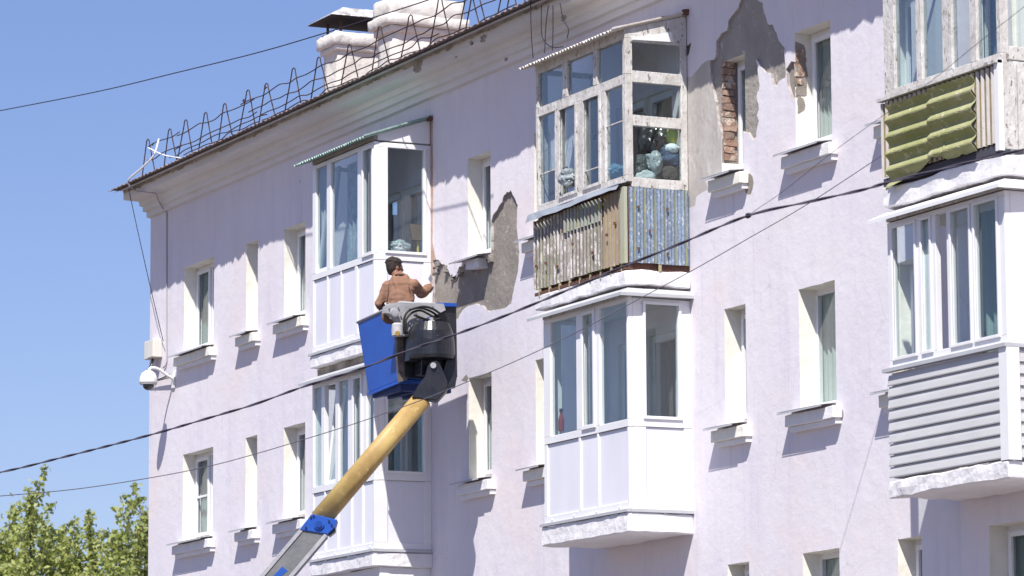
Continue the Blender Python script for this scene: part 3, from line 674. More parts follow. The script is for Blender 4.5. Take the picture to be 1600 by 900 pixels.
# ---- old wooden balconies (bay 2 upper, bay 3 upper)
def old_bay(label, xl, xr, d, slabz, zc0, zc1, upper, lower, zt, z_tr, zg0, side_rows, mats, side_mats, roof=True, row='A'):
    S_ = slab('balcony', label, xl, xr, d, *slabz, rough=.022); yf = -d
    m = MB()
    if upper:
        frame_from_cells(m, 'F', yf, xl, xr, upper, z_tr+.06, zt, .0, .06, -.07, 0)
        frame_from_cells(m, 'F', yf, xl, xr, lower, zg0, z_tr-.05, .07, .11, -.07, 0)
    else: frame_from_cells(m, 'F', yf, xl, xr, lower, zg0, zt, .09, .06, -.07, 0)
    m.build('front_frame', WOOD, S_, rough=.004, cuts=2, bevel=.004)
    rp = random.Random(3)
    if upper:
        for a, b in upper: pane(S_, 'F', yf, a, b, z_tr+.06, zt, GLB)
    for k, (a, b) in enumerate(lower):
        top = zt if not upper else z_tr-.05
        if upper and k in (1, 2):
            m = MB(); ring(m, 'F', yf, a-.01, b+.01, zg0-.01, top+.01, .032, .002, .02); m.build('casement', WOOD, S_, rough=.003, cuts=2)
        pane(S_, 'F', yf, a, b, zg0, top, GLB)
        if upper:
            m = MB(); zz = zg0+(.35 if k == 0 else .62 if k == 3 else .2); m.box(a, b, yf+.015, yf+.027, zz, zz+.012); m.build('glazing_bar', WOOD, S_)
    sp = [(-d+.09, -.085)]
    m = MB(); e0 = zc1+.0
    quadz(m, 'S', xr, yf+.0705, -d+.09, zc1, zt+.06, -.06, 0); quadz(m, 'S', xr, -.085, -.01, zc1, zt+.30 if roof else zt+.06, -.06, 0)
    zz = zc1
    for (a, b) in side_rows: quadz(m, 'S', xr, sp[0][0], sp[0][1], zz, a, -.06, .002); zz = b
    quadz(m, 'S', xr, sp[0][0], sp[0][1], zz, zt+.06, -.06, .002)
    m.build('side_frame', WOOD, S_, rough=.004, cuts=2, bevel=.004)
    for (a, b) in side_rows: pane(S_, 'S', xr, sp[0][0], sp[0][1], a, b, GL)
    m = MB(); quadz(m, 'L', xl, yf+.07, 0, zc0, zg0, -.03, 0); quadz(m, 'L', xl, yf+.07, yf+.14, zg0, zt, -.03, 0); quadz(m, 'L', xl, -.08, 0, zg0, zt, -.03, 0); quadz(m, 'L', xl, yf+.07, 0, zt, zt+.06, -.03, 0); m.build('left_side', WOOD, S_)
    pane(S_, 'L', xl, yf+.14, -.08, zg0, zt)
    return S_
xl, xr = -41.26, -38.98
b2a = old_bay('old wooden glazed balcony with grey and blue corrugated cladding', xl, xr, d, (8.0, 8.165), 8.23, 9.09,
    [(-41.20, -40.56), (-40.44, -39.78), (-39.68, -39.05)], [(-41.20, -40.77), (-40.64, -40.20), (-40.03, -39.60), (-39.49, -39.06)], 10.76, 10.30, 9.22,
    [(9.20, 9.78), (9.90, 10.27), (10.40, 10.73)], None, None)
# cladding sheets
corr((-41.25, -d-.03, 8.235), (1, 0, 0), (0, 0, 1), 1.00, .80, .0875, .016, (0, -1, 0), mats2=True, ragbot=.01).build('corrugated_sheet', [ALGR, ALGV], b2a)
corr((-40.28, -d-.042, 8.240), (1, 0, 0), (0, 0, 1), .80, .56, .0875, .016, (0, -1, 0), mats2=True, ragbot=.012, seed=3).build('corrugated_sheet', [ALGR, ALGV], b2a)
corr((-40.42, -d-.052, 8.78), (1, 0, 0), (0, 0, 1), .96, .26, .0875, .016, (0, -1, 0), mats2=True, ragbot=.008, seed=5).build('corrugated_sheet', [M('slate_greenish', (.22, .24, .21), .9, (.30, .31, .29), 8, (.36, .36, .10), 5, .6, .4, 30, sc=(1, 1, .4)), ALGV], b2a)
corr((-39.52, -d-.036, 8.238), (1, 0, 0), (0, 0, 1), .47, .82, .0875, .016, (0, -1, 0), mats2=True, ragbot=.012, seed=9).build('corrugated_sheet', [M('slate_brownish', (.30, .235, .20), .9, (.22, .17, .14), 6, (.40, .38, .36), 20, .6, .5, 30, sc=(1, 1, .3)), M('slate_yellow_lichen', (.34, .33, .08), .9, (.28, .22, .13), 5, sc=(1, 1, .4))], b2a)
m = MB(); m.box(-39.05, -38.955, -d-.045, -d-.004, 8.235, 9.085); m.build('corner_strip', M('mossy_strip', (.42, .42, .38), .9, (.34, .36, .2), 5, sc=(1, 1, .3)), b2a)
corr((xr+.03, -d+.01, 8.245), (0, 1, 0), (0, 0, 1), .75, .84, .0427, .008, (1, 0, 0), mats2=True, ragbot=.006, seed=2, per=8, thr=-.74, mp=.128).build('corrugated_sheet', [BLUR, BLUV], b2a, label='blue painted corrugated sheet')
mats_nail = RUST
for yy, zz in ((-.66, 8.40), (-.66, 8.86), (-.30, 8.36), (-.30, 8.86), (-.52, 8.6)): MB().box(xr+.045, xr+.055, yy-.013, yy+.013, zz-.015, zz+.015).build('nail_head', RUST, b2a)
for xx, zz in ((-41.15, 8.5), (-40.9, 8.5), (-40.6, 8.42), (-40.2, 8.62), (-39.7, 8.45), (-39.35, 8.6), (-39.15, 8.7), (-40.45, 8.8), (-39.75, 8.87)): MB().box(xx-.014, xx+.014, -d-.072, -d-.05, zz-.014, zz+.014).build('nail_head', RUST, b2a)
m = MB(); m.box(xl+.0, xr-.002, -d+.02, -d+.08, 8.167, 9.1); m.box(xr-.07, xr-.01, -d+.08, -.005, 8.167, 9.1); m.box(xl, xr+.0, -d-.03, -d+.018, 8.166, 8.20); m.build('backing_frame', RUST, b2a)
m = MB()
for k in range(9): xx = xl+.12+k*.26; m.box(xx-.012, xx+.012, -d-.032, -d+.0, 8.14, 8.235)
m.box(xr+.012, xr+.03, -.40, -.37, 8.16, 8.24); m.build('iron_baluster', M('yellowed_iron', (.35, .33, .2), .8), b2a)
m = MB(); yf = -d
m.prism([(xl-.04, yf-.0, 9.14), (xr-.0, yf, 9.14), (xr-.0, yf-.09, 9.115), (xl-.04, yf-.09, 9.10)], (0, 0, .012)); m.build('front_ledge', FLASH, b2a)
pts = [(xl-.04+k*(xr-xl+.02)/14, yf-.092-.012*math.sin(k*.8), 9.112) for k in range(15)]
m = MB(); m.add([(p[0], p[1], p[2]) for p in pts]+[(p[0], p[1]-.035-.02*noise.noise(Vector((i*.7, 0, 0))), 9.112-(.10-.05*i/14)-.02*noise.noise(Vector((i*.9, 2, 0)))) for i, p in enumerate(pts)], [(i, i+1, 16+i, 15+i) for i in range(14)]); m.build('loose_flashing', M('bent_blue_grey_flashing', (.30, .33, .38), .5, (.24, .27, .31), 3), b2a)
door_set(b2a, xl+.15, 'A')
def bay_roof(par, xl, xr, d, z0, z1, ovl, ovr, mat, fm, pitch, yl=.17):
    yf = -d-yl; vv = Vector((0, -yf, z1-z0)); n = Vector((0, -(z1-z0), -yf)).normalized()
    corr((xl-ovl, yf, z0), (1, 0, 0), vv, xr-xl+ovl+ovr, vv.length, pitch, .013, n, .006, 1, False, 0, .02).build('roof_sheet', mat, par)
    s = (z1-z0)/-yf; zf = z0+s*yl
    m = MB(); m.box(xl, xr-.003, -d-.003, -d+.05, 10.785, zf-.015); m.build('fascia_board', fm, par)
    m = MB(); m.prism([(xr-.04, -d, 10.785), (xr-.04, -.01, 10.785), (xr-.04, -.01, z1-.03), (xr-.04, -d, zf-.02)], (.035, 0, 0)); m.build('side_infill', WOOD if fm is WOOD else PVC, par)
    m = MB(); m.prism([(xr+ovr-.02, yf, z0+.006), (xr+ovr-.02, 0, z1+.006), (xr+ovr-.02, 0, z1+.026), (xr+ovr-.02, yf, z0+.026)], (.03, 0, 0)); m.build('edge_strip', mat, par)
bay_roof(b2a, -41.26, -38.98, d, 10.83, 11.10, .10, .03, M('rusted_white_corrugated', (.62, .60, .57), .8, (.5, .45, .4), 6, (.2, .1, .07), 12, .6, .3), WOOD, .075)
bay_roof(b1a, -47.975, -45.95, d, 10.80, 11.13, .25, .06, M('green_corrugated_plastic', (.35, .48, .44), .7, (.20, .30, .28), 7, (.10, .14, .13), 12, .6, .3), M('grey_brown_fascia', (.36, .34, .31), .8, (.28, .26, .24), 5), .075)
m = MB(); a = UX(1018, 69, -38.975); b = UX(1052, 68, -38.975); p = [UX(*q, -38.97) for q in ((984, 62), (1052, 66), (1049, 50), (1020, 54), (992, 58))]
m.prism(p, (.012, 0, 0)); m.build('torn_white_flap', WCABLE, b2a)
# black tar blob at the rake end
for par, xx in ((b2a, -38.95), (b1a, -45.9)):
    m = MB(); m.box(xx-.02, xx+.03, -.07, .0, 11.07, 11.13); m.build('tar_patch', RUST, par, rough=.02, cuts=2)

xl, xr = BAYX[3]
b3a = old_bay('old wooden glazed balcony with a green sheet, top right', xl, xr, d, (7.99, 8.19), 8.20, 9.09,
    None, [(-33.22, -32.81), (-32.71, -32.33), (-32.16, -31.84), (-31.72, -31.37)], 10.76, 0, 9.15,
    [(9.22, 10.73)], None, None, roof=False)
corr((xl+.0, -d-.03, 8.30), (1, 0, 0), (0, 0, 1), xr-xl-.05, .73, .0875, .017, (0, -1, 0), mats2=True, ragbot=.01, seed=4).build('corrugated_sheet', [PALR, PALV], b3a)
m = MB(); m.box(xl, xr, -d-.028, -d+.02, 8.205, 8.285); m.build('dark_base_beam', M('dark_beam', (.06, .06, .08), .8), b3a)
m = MB(); m.box(xl+.01, xr-.06, -d+.03, -d+.06, 8.2, 9.1); m.build('backing_board', RUST, b3a)
for k in range(5):
    y0 = -d+.01+k*.155; m = MB(); m.box(xr-.012, xr+.012, y0+.003, y0+.15, 8.24, 9.06); m.build('side_board', WOOD, b3a)
m = MB(); m.box(xr-.05, xr+.02, -d-.05, -d+.008, 8.22, 9.08); m.build('corner_strip', PVC, b3a)
m = MB(); m.box(xl-.03, xr+.02, -d-.075, -d-.002, 9.045, 9.075); m.build('front_ledge', WOOD, b3a)
# green corrugated sheets hung on it, waves running along the facade
for (pxa, pxb, zt, zb, seed) in ((1386, 1455, 8.97, 8.24, 1), (1454, 1523, 8.99, 8.22, 8)):
    xa = U(pxa, 210, -d-.09).x; xb = U(pxb, 200, -d-.09).x
    mb = MB(); n = 44; vs_ = []; cols = 12
    for side in (0, 1):
        for i in range(n+1):
            t = i/n
            for j in range(cols+1):
                xx = xa+(xb-xa)*j/cols; lo = zb
                if seed == 1: lo = 8.14+.17*(j/cols)**1.0+.015*noise.noise(Vector((j, 0, 0)))
                else: lo = 8.30+.02*noise.noise(Vector((j*.7, 4, 0)))-(.03 if j > 3 else -.02)
                zz = zt+(lo-zt)*t
                sag = .03*math.sin(j/cols*math.pi+seed)
                vs_.append((xx+.01*noise.noise(Vector((i*.3, j*9, seed))), -d-.09-.030*math.cos(2*math.pi*(zt-zz)/.165+.6)+side*.007-(.012 if seed == 8 else 0)*0, zz+.02*sag))
    W = cols+1; O = (n+1)*W; f_ = []
    for i in range(n):
        for j in range(cols):
            a = i*W+j; f_ += [(a, a+1, a+W+1, a+W), (O+a, O+a+W, O+a+W+1, O+a+1)]
        for j in (0, cols):
            a = i*W+j; f_.append((a, a+W, O+a+W, O+a))
    for i in (0, n):
        for j in range(cols):
            a = i*W+j; f_.append((a, O+a, O+a+1, a+1))
    mb.add(vs_, f_)
    if seed == 8: mb.v = [v+Vector((0, -.014, 0)) for v in mb.v]
    mb.build('green_corrugated_sheet', GRNS, b3a, smooth=False, label='yellow green corrugated sheet')
door_set(b3a, xl, 'A')

# ================================================================== THINGS IN THE BALCONIES
def blobm(c, r, seed, amp=.25, sub=4):
    bm = bmesh.new(); bmesh.ops.create_icosphere(bm, subdivisions=sub, radius=1)
    m = MB(); vs_ = []
    for v in bm.verts:
        p = v.co; k = 1+amp*noise.noise(p*1.6+Vector((seed, 0, 0)))+amp*.35*noise.noise(p*5+Vector((0, seed, 0)))+amp*.3*abs(noise.noise(p*9+Vector((seed, 0, 4))))
        vs_.append(Vector(c)+Vector((p.x*r[0], p.y*r[1], p.z*r[2]))*k)
    fs_ = [tuple(v.index for v in f.verts) for f in bm.faces]; bm.free(); m.add(vs_, fs_); return m
shel = MB(); shel.box(-39.75, -39.06, -.70, -.08, 9.14, 9.17); shel.box(-39.7, -39.66, -.68, -.1, 8.17, 9.14); shel.box(-39.12, -39.08, -.68, -.1, 8.17, 9.14)
tag(shel.build('storage_shelf', WOOD), 'worn wooden shelf holding the junk inside the old corner balcony', 'shelf')
def item(nm, lab, cat, px, py, X, r, mat, seed, amp=.25, smooth=False):
    p = UX(px, py, X); tag(blobm(p, r, seed, amp).build(nm, mat, smooth=smooth), lab, cat)
PB = M('black_bag_plastic', (.02, .02, .024), .25, (.05, .05, .06), 9, spec=.6); PW = M('white_bag_plastic', (.36, .40, .42), .35, (.24, .28, .30), 7)
item('rubbish_bag', 'shiny black bag standing at the back left behind the corner pane', 'bag', 1002, 215, -39.35, (.16, .11, .22), PB, 1, .45)
item('rubbish_bag', 'shiny black bag in the middle, under the glazing bar', 'bag', 1028, 222, -39.3, (.14, .14, .24), PB, 2, .4)
item('dark_case', 'dark grey ribbed case leaning in the lower left of the corner pane', 'case', 1000, 262, -39.15, (.08, .11, .13), M('charcoal_case', (.06, .07, .075), .5), 3, .4)
item('shopping_bag', 'crumpled pale see-through bag in the centre of the junk', 'bag', 1021, 256, -39.12, (.08, .10, .12), PW, 4, .5)
item('white_bundle', 'white cloth bundle at the bottom of the corner pane', 'bundle', 1009, 276, -39.09, (.06, .13, .07), M('white_cloth', (.50, .53, .55), .8, (.38, .42, .45), 8), 5, .25)
item('blue_bag', 'dark blue bag with a white top at the right of the junk', 'bag', 1047, 245, -39.12, (.08, .13, .12), M('navy_cloth', (.03, .06, .13), .7, (.05, .09, .17), 8), 6, .3)
item('white_hat', 'white sun hat lying on the dark blue bag', 'hat', 1049, 232, -39.09, (.07, .09, .055), M('white_hat_cloth', (.68, .72, .78), .8), 7, .2)
item('yellow_toy', 'yellow and green toy on top of the junk, right', 'toy', 1050, 213, -39.12, (.06, .06, .14), M('yellow_green_plastic', (.62, .55, .04), .5, (.35, .5, .08), 6, rng=(.45, .5)), 8, .3)
item('basket_of_onions', 'round wicker basket at the bottom right of the corner pane', 'basket', 1047, 272, -39.09, (.06, .10, .10), M('peach_wicker', (.45, .22, .13), .8, (.06, .05, .05), 5, rng=(.45, .5)), 9, .2)
item('blue_bag', 'light blue plastic bag behind the old front panes', 'bag', 962, 268, -39.5, (.10, .10, .08), M('light_blue_plastic', (.14, .26, .36), .5), 10, .45)
item('shopping_bag', 'pale crumpled bag at the foot of the second front pane', 'bag', 888, 278, -40.45, (.11, .10, .10), M('grey_bag_plastic', (.30, .34, .36), .5, (.2, .24, .26), 9), 12, .45)
m = MB(); m.box(-41.19, -40.8, -.66, -.60, 9.12, 9.62); tag(m.build('board', M('purple_brown_board', (.10, .07, .09), .8)), 'dark purple board behind the leftmost old pane', 'board')
# bay 1: bags and broom by the side pane
item('rubbish_bag', 'pale crumpled sack behind the pane above the man', 'bag', 620, 387, -46.1, (.11, .15, .09), PW, 15, .4)
br = thing('broom', 'broom with yellow handle standing by the side pane', 'broom', UX(653, 390, -46.15))
p = UX(653, 380, -46.15); m = MB(); m.tube([p-Vector((0, 0, .9)), p+Vector((0, 0, .02))], .016, 8); m.build('handle', M('yellow_handle', (.6, .5, .12), .5), br)
p = UX(651, 364, -46.15); m = MB(); m.prism([p+Vector((0, -.08, -.10)), p+Vector((0, .08, -.10)), p+Vector((0, .12, .10)), p+Vector((0, -.12, .10))], (.05, 0, 0)); m.build('bristles', M('broom_straw', (.15, .115, .09), .9, (.10, .075, .06), 30, sc=(1, 4, .3)), br)
# bay 2 lower bottle, cloth
bt = thing('bottle', 'red bottle with dark cap on the ledge behind the front pane', 'bottle', U(877, 678, -.62))
p = U(877, 674, -.62); m = MB(); m.lathe(p, [(.03, 0), (.034, .02), (.034, .13), (.015, .2), (.015, .22)], 12); m.build('body', M('red_plastic', (.22, .03, .03), .35), bt)
m = MB(); m.lathe(p+Vector((0, 0, .22)), [(.02, 0), (.02, .04)], 10); m.build('cap', RUBB, bt)
bt = thing('bottle', 'tall dark bottle beside the red one', 'bottle', U(870, 678, -.58))
p = U(869, 676, -.58); m = MB(); m.lathe(p, [(.03, 0), (.033, .2), (.012, .3), (.012, .36)], 12); m.build('body', M('dark_bottle', (.02, .03, .03), .2), bt)
m = MB(); m.box(-41.0, -39.1, -.66, -.5, 6.36, 6.43); tag(m.build('inner_ledge', WOOD), 'narrow pale ledge running inside the lower middle balcony glazing', 'ledge')
# net curtains inside glazing
def curtain(nm, lab, x0, x1, y, z0, z1, mat, waves=40):
    n = int((x1-x0)/.018); vv = []
    for i in range(n+1):
        xx = x0+(x1-x0)*i/n; yy = y+.02*math.sin(i*.9)+.015*noise.noise(Vector((xx*7, y, 0)))
        vv += [(xx, yy, z0), (xx, yy, z1)]
    s = MB(); s.add(vv, [(2*i, 2*i+2, 2*i+3, 2*i+1) for i in range(n)]); tag(s.build(nm, mat, smooth=True), lab, 'curtain')
LACE = M('lace_curtain', (.50, .53, .55), .9, (.20, .28, .34), 14, sc=(1, 1, .6))
curtain('curtain', 'lace curtain behind the big front pane above the worker', -47.36, -46.75, -.55, 9.0, 10.7, LACE)
curtain('curtain', 'green curtain strip inside the balcony glazing under the old one', -39.62, -39.45, -.35, 6.0, 7.8, CURT_D)
curtain('curtain', 'green grey curtain inside the siding clad balcony', -32.25, -31.9, -.45, 6.0, 7.8, CURT_M)

# ================================================================== SECURITY CAMERA, BOX, CABLES
sc_ = thing('security_camera', 'white dome security camera on a bracket at the building corner', 'security camera', U(232, 597, -.4))
c0 = U(232, 597, -.40)
m = MB(); m.lathe(c0, [(.02, .17), (.05, .165), (.10, .13), (.128, .06), (.135, .0), (.13, -.02)], 24); m.build('housing', STEELW, sc_, smooth=True)
m = MB(); m.lathe(c0-Vector((0, 0, .02)), [(.128, 0), (.125, -.015), (.09, -.02)], 24); m.build('sun_shade', M('camera_ring', (.45, .45, .45), .4), sc_)
m = MB(); m.lathe(c0-Vector((0, 0, .035)), [(.085, 0), (.08, -.04), (.055, -.07), (.02, -.085)], 20); m.build('dome', M('smoked_dome', (.03, .03, .035), .1, spec=.8), sc_, smooth=True)
m = MB(); m.tube(spline([c0+Vector((0, 0, .15)), c0+Vector((0, .04, .21)), c0+Vector((0, .15, .20)), c0+Vector((0, .28, .12)), c0+Vector((0, .40, .06))], 5), .022, 8); m.build('bracket', STEELW, sc_, smooth=True)
m = MB(); q = c0+Vector((0, .385, .05)); m.box(q.x-.05, q.x+.05, q.y-.01, q.y+.01, q.z-.12, q.z+.12); m.build('wall_plate', STEELW, sc_)
jb = thing('junction_box', 'pale junction box on the corner above the security camera', 'junction box', U(246, 565, 0))
a = U(237, 563, -.02); m = MB(); m.box(a.x, a.x+.40, -.14, -.002, a.z, a.z+.27); m.build('box', M('beige_box', (.62, .60, .55), .6), jb, bevel=.008)
m = MB(); m.box(a.x+.17, a.x+.39, -.152, -.141, a.z+.01, a.z+.26); m.build('door', M('beige_door', (.66, .64, .60), .5), jb)
m = MB(); m.lathe(Vector((a.x+.2, -.08, a.z-.06)), [(.02, 0), (.02, .06)], 8); m.build('cable_gland', RUBB, jb)
for s, (dx, r_, w_) in enumerate(((0, .006, 1), (.07, .006, 2), (-.05, .008, 3), (.12, .006, 5))):
    pts = [Vector((a.x+.2+dx*.3, -.08, a.z-.05)), Vector((a.x+.15+dx, -.06-.05*w_*.3, a.z-.16)), Vector((a.x+.1+dx*1.5, -.05, a.z-.32)), c0+Vector((0, .33, .08+.02*s))]
    tag(MB().tube(spline(pts, 6), r_, 5).build('camera_cable', [CABLE, GCABLE][s % 2]), ['black cable looping from the junction box to the camera', 'thin grey cable hanging right of the black loop by the camera', 'thicker black cable left under the junction box', 'outermost grey cable between junction box and camera'][s], 'cable')
cz = -.012
pts = [U(248, 230, YG), U(246, 240, YG)]
p_ = [U(248.5, 217, -.5), U(240, 243, -.58), U(222, 262, -.64), U(201, 281, -.67), U(203, 291, -.62), U(213, 298, -.5), U(232, 300.5, -.44), U(244, 303, -.30), U(247, 312, -.2), U(254, 325, -.08), U(260, 332, -.02), U(260.5, 345, -.012)]
tag(MB().tube(spline(p_[:5], 6), .014, 8).build('roof_cable', WCABLE), 'thick white cable coming over the roof edge at the corner', 'cable')
tag(MB().tube(spline(p_[4:]+[U(260.5, 345+k*44, -.012) for k in range(1, 6)]+[U(255, 575, -.02)], 5), .010, 6).build('wall_cable', M('grey_lilac_cable', (.36, .33, .35), .7)), 'grey cable running down the wall to the junction box', 'cable')
tag(MB().tube(spline([U(232, 231, -.45), U(255, 242, -.42), U(282, 247, -.42)], 5), .010, 6).build('white_rod', WCABLE), 'thin white rod lying through the snow guard at the corner', 'rod')
tag(MB().tube(spline([U(201, 295, -.64), U(210.7, 340, -.5), U(230.7, 430, -.35), U(255, 533, -.06)], 6), .006, 5).build('hanging_cable', CABLE), 'thin black cable hanging from the roof corner to the junction box', 'cable')
for k, pl in enumerate(([(829, 0), (830, 50), (833, 91)], [(846, 8), (846, 50), (852, 66), (864, 74), (880, 73)], [(857, 8), (853, 40), (851, 83)], [(864, 8), (864, 50), (863, 79)], [(875, 5), (880, 30), (888, 45), (886, 60)])):
    n = len(pl); pts = [U(x, y, -.62-.0*i) for i, (x, y) in enumerate(pl)]
    if k == 0: pts = [U(829, -8, -.62)]+pts
    tag(MB().tube(spline(pts, 6), .006, 5).build('drop_wire', CABLE), ['straight leftmost drop wire from the eaves to the old balcony roof', 'looped drop wire hanging below the eaves', 'second drop wire from the left, touching the balcony roof', 'third straight drop wire above the balcony roof', 'rightmost curved drop wire dangling under the eaves'][k], 'wire')

# ---- overhead lines
def line(pl, A, B, r_, nm, lab, mat=CABLE, tw=False, sp=8):
    pts = spline([UV(x, y, A, B) for x, y in pl], sp); m = MB()
    if tw:
        L = 0; s1 = []; s2 = []
        dense = []
        for i in range(len(pts)-1):
            n = max(1, int((pts[i+1]-pts[i]).length/.05))
            for k in range(n): dense.append(pts[i].lerp(pts[i+1], k/n))
        for i, p in enumerate(dense):
            a = i*.05*2*math.pi/.62; o = Vector((0, math.cos(a), math.sin(a)))*r_*.95
            s1.append(p+o); s2.append(p-o)
        m.tube(s1, r_, 5); m.tube(s2, r_, 5)
    else: m.tube(pts, r_, 5)
    tag(m.build(nm, mat), lab, 'cable'); return pts
A = U(0, 738, -8); B = U(1640, 222, -5)
line([(-150, 765), (0, 738), (100, 714), (233, 680), (340, 649), (400, 631), (475, 604), (570, 574), (640, 547), (730, 516), (820, 481), (976, 416), (1060, 382), (1169, 337), (1265, 315), (1346, 297), (1388, 285), (1480, 262), (1568, 241), (1640, 223)], A, B, .0066, 'power_cable', 'thick twisted black power cable crossing in front of the facade', POWERC, tw=True)
K = UV(1169, 337, A, B); C2 = U(1700, -60, -5.5)
line([(1169, 337), (1190, 322), (1225, 298), (1314, 228), (1449, 131), (1527, 68), (1587, 21), (1640, -22)], K, C2, .0022, 'power_cable', 'branch cable rising to the top right from the knot', PHONEC)
m = blobm(K, (.035, .02, .02), 3); tag(m.build('cable_clamp', CABLE), 'dark clamp where the branch cable meets the twisted cable', 'clamp')
A = U(0, 775, -8); B = U(1384, 239, -.70)
line([(-100, 782), (0, 775), (120, 764), (232, 747), (320, 730), (400, 709), (513, 675), (604, 645), (700, 609), (815, 560), (907, 516), (1008, 462), (1090, 418), (1172, 371), (1265, 317), (1384, 239)], A, B, .0046, 'phone_line', 'thin single line crossing below the twisted cable', PHONEC)
A = U(0, 173, -1); B = U(640, 8, -1)
line([(-80, 188), (0, 173), (153, 143), (270, 115), (400, 83), (500, 54), (579, 29), (669, 0), (720, -20)], A, B, .008, 'aerial_line', 'thin line across the sky passing the chimneys')
A = U(0, 830, 30); B = U(228, 838, 30)
line([(-60, 824), (0, 828), (80, 830), (160, 832), (240, 833), (330, 833)], A, B, .012, 'far_line', 'faint distant line in the sky above the treetops')

# ================================================================== BOOM LIFT
OX = Vector((-43.75, -.958, 7.426)); e1 = Vector((r0.x, r0.y, 0)).normalized(); ez = Vector((0, 0, 1)); en = Vector((fw.x, fw.y, 0)).normalized()
SCL = 6300/((OX-CAMP).dot(fw))
def BP(px, py, o=0.0):             # point on the vertical plane of the boom, o = offset away from the camera
    A_ = OX+en*o; d_ = ray(px, py); return CAMP+d_*((A_-CAMP).dot(en)/d_.dot(en))
LIFT = thing('boom_lift', 'truck mounted boom lift with yellow telescopic tube and blue work basket', 'boom lift', (-46.6, -6.0, 0))
def poly_plate(pts, o0, o1, nm, mat, par=LIFT, **k):
    m = MB(); q = [BP(x, y, o0) for x, y in pts]; m.prism(q, en*(o1-o0)); return m.build(nm, mat, par, **k)
# basket tub (tapered, open top)
bt_, bb_ = 8.42, 7.50
top = [(-45.46, -1.22), (-44.16, -1.22), (-44.31, -.46), (-45.55, -.46)]; bot = [(-45.21, -1.18), (-44.25, -1.18), (-44.35, -.44), (-45.30, -.44)]
zt4 = [bt_-.05, bt_+.03, bt_+.06, bt_-.02]; zb4 = [bb_-.03, bb_+.03, bb_+.05, bb_-.01]
m = MB()
o_ = [Vector((x, y, z)) for (x, y), z in zip(bot, zb4)]+[Vector((x, y, z)) for (x, y), z in zip(top, zt4)]
cen = Vector((-44.83, -.83, 0)); ins = [Vector((cen.x+(p.x-cen.x)*.955, cen.y+(p.y-cen.y)*.94, p.z+(.04 if i < 4 else 0))) for i, p in enumerate(o_)]
m.add(o_+ins, [(3, 2, 1, 0), (0, 1, 5, 4), (1, 2, 6, 5), (2, 3, 7, 6), (3, 0, 4, 7), (8, 9, 10, 11), (8, 12, 13, 9), (9, 13, 14, 10), (10, 14, 15, 11), (11, 15, 12, 8), (4, 5, 13, 12), (5, 6, 14, 13), (6, 7, 15, 14), (7, 4, 12, 15)])
BK = m.build('basket', BLUE, LIFT, label='chipped blue work basket', bevel=.006)
m = MB(); P4 = o_[4:]
m.tube([P4[0], P4[1]], .018, 8); m.tube([P4[1], P4[2]], .018, 8); m.tube([P4[2], P4[3]], .018, 8); m.tube([P4[3], P4[0]], .018, 8); m.build('rim', M('grey_rim', (.30, .31, .34), .5), BK, smooth=True)
# dark end frame on the +X side
def SX(px, py, X): return UX(px, py, X)
m = MB(); p = [SX(614, 492, -44.2), SX(630, 492, -44.2), SX(634, 594, -44.2), SX(621, 598, -44.2)]; m.prism(p, (.06, 0, 0)); m.build('end_post', M('dark_brown_metal', (.07, .06, .06), .6, (.2, .17, .15), 12, (.45, .42, .4), 25, .68), BK)
m = MB(); p = [SX(676, 476, -44.12), SX(710, 477, -44.12), SX(712, 590, -44.12), SX(700, 597, -44.12), SX(684, 590, -44.12)]; m.prism(p, (.05, 0, 0)); m.build('end_guard', BLACKP, BK)
m = MB(); p = [SX(681, 474, -44.11), SX(709, 475, -44.11), SX(709, 480, -44.11), SX(681, 480, -44.11)]; m.prism(p, (.08, 0, 0)); m.build('blue_edge', BLUE, BK)
m = MB(); p = [SX(630, 520, -44.13), SX(690, 510, -44.13), SX(700, 595, -44.13), SX(633, 590, -44.13)]; m.prism(p, (.04, 0, 0)); m.build('mount_plate', BLACKP, BK)
# frame under the basket
m = MB()
for k in range(4):
    y = -1.14+k*.2; m.box(-45.18, -44.33, y, y+.05, bb_-.10, bb_-.035)
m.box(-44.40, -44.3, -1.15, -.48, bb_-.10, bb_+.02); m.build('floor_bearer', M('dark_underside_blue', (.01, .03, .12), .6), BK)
m = MB(); m.add([(-45.22, -1.19, bb_-.035), (-44.24, -1.19, bb_+.025), (-44.34, -.43, bb_+.04), (-45.31, -.43, bb_-.02), (-45.22, -1.19, bb_-.065), (-44.24, -1.19, bb_-.015), (-44.34, -.43, bb_-.0), (-45.31, -.43, bb_-.06)], [(0, 1, 2, 3), (7, 6, 5, 4), (0, 4, 5, 1), (1, 5, 6, 2), (2, 6, 7, 3), (3, 7, 4, 0)]); m.build('floor_plate', BLUE, BK)
# rotator drum
dc = UX(674, 562, -43.88); m = MB(); m.lathe(dc, [(.22, -.01), (.278, .0), (.288, .04), (.28, .22), (.262, .33), (.225, .42), (.215, .44), (.12, .445)], 32); m.build('rotator_drum', BLACKP, LIFT, smooth=False, label='scuffed black rotator drum')
m = MB(); p = [UX(x, y, -44.02) for x, y in ((632, 565), (634, 530), (650, 512), (662, 500), (664, 560), (645, 567))]; m.prism(p, (.14, 0, 0)); m.build('drum_bracket', BLACKP, LIFT)
m = MB(); m.lathe(dc+Vector((0, 0, .44)), [(.05, 0), (.05, .03), (.03, .04), (.03, .07)], 12); m.build('top_nut', GREYM, LIFT)
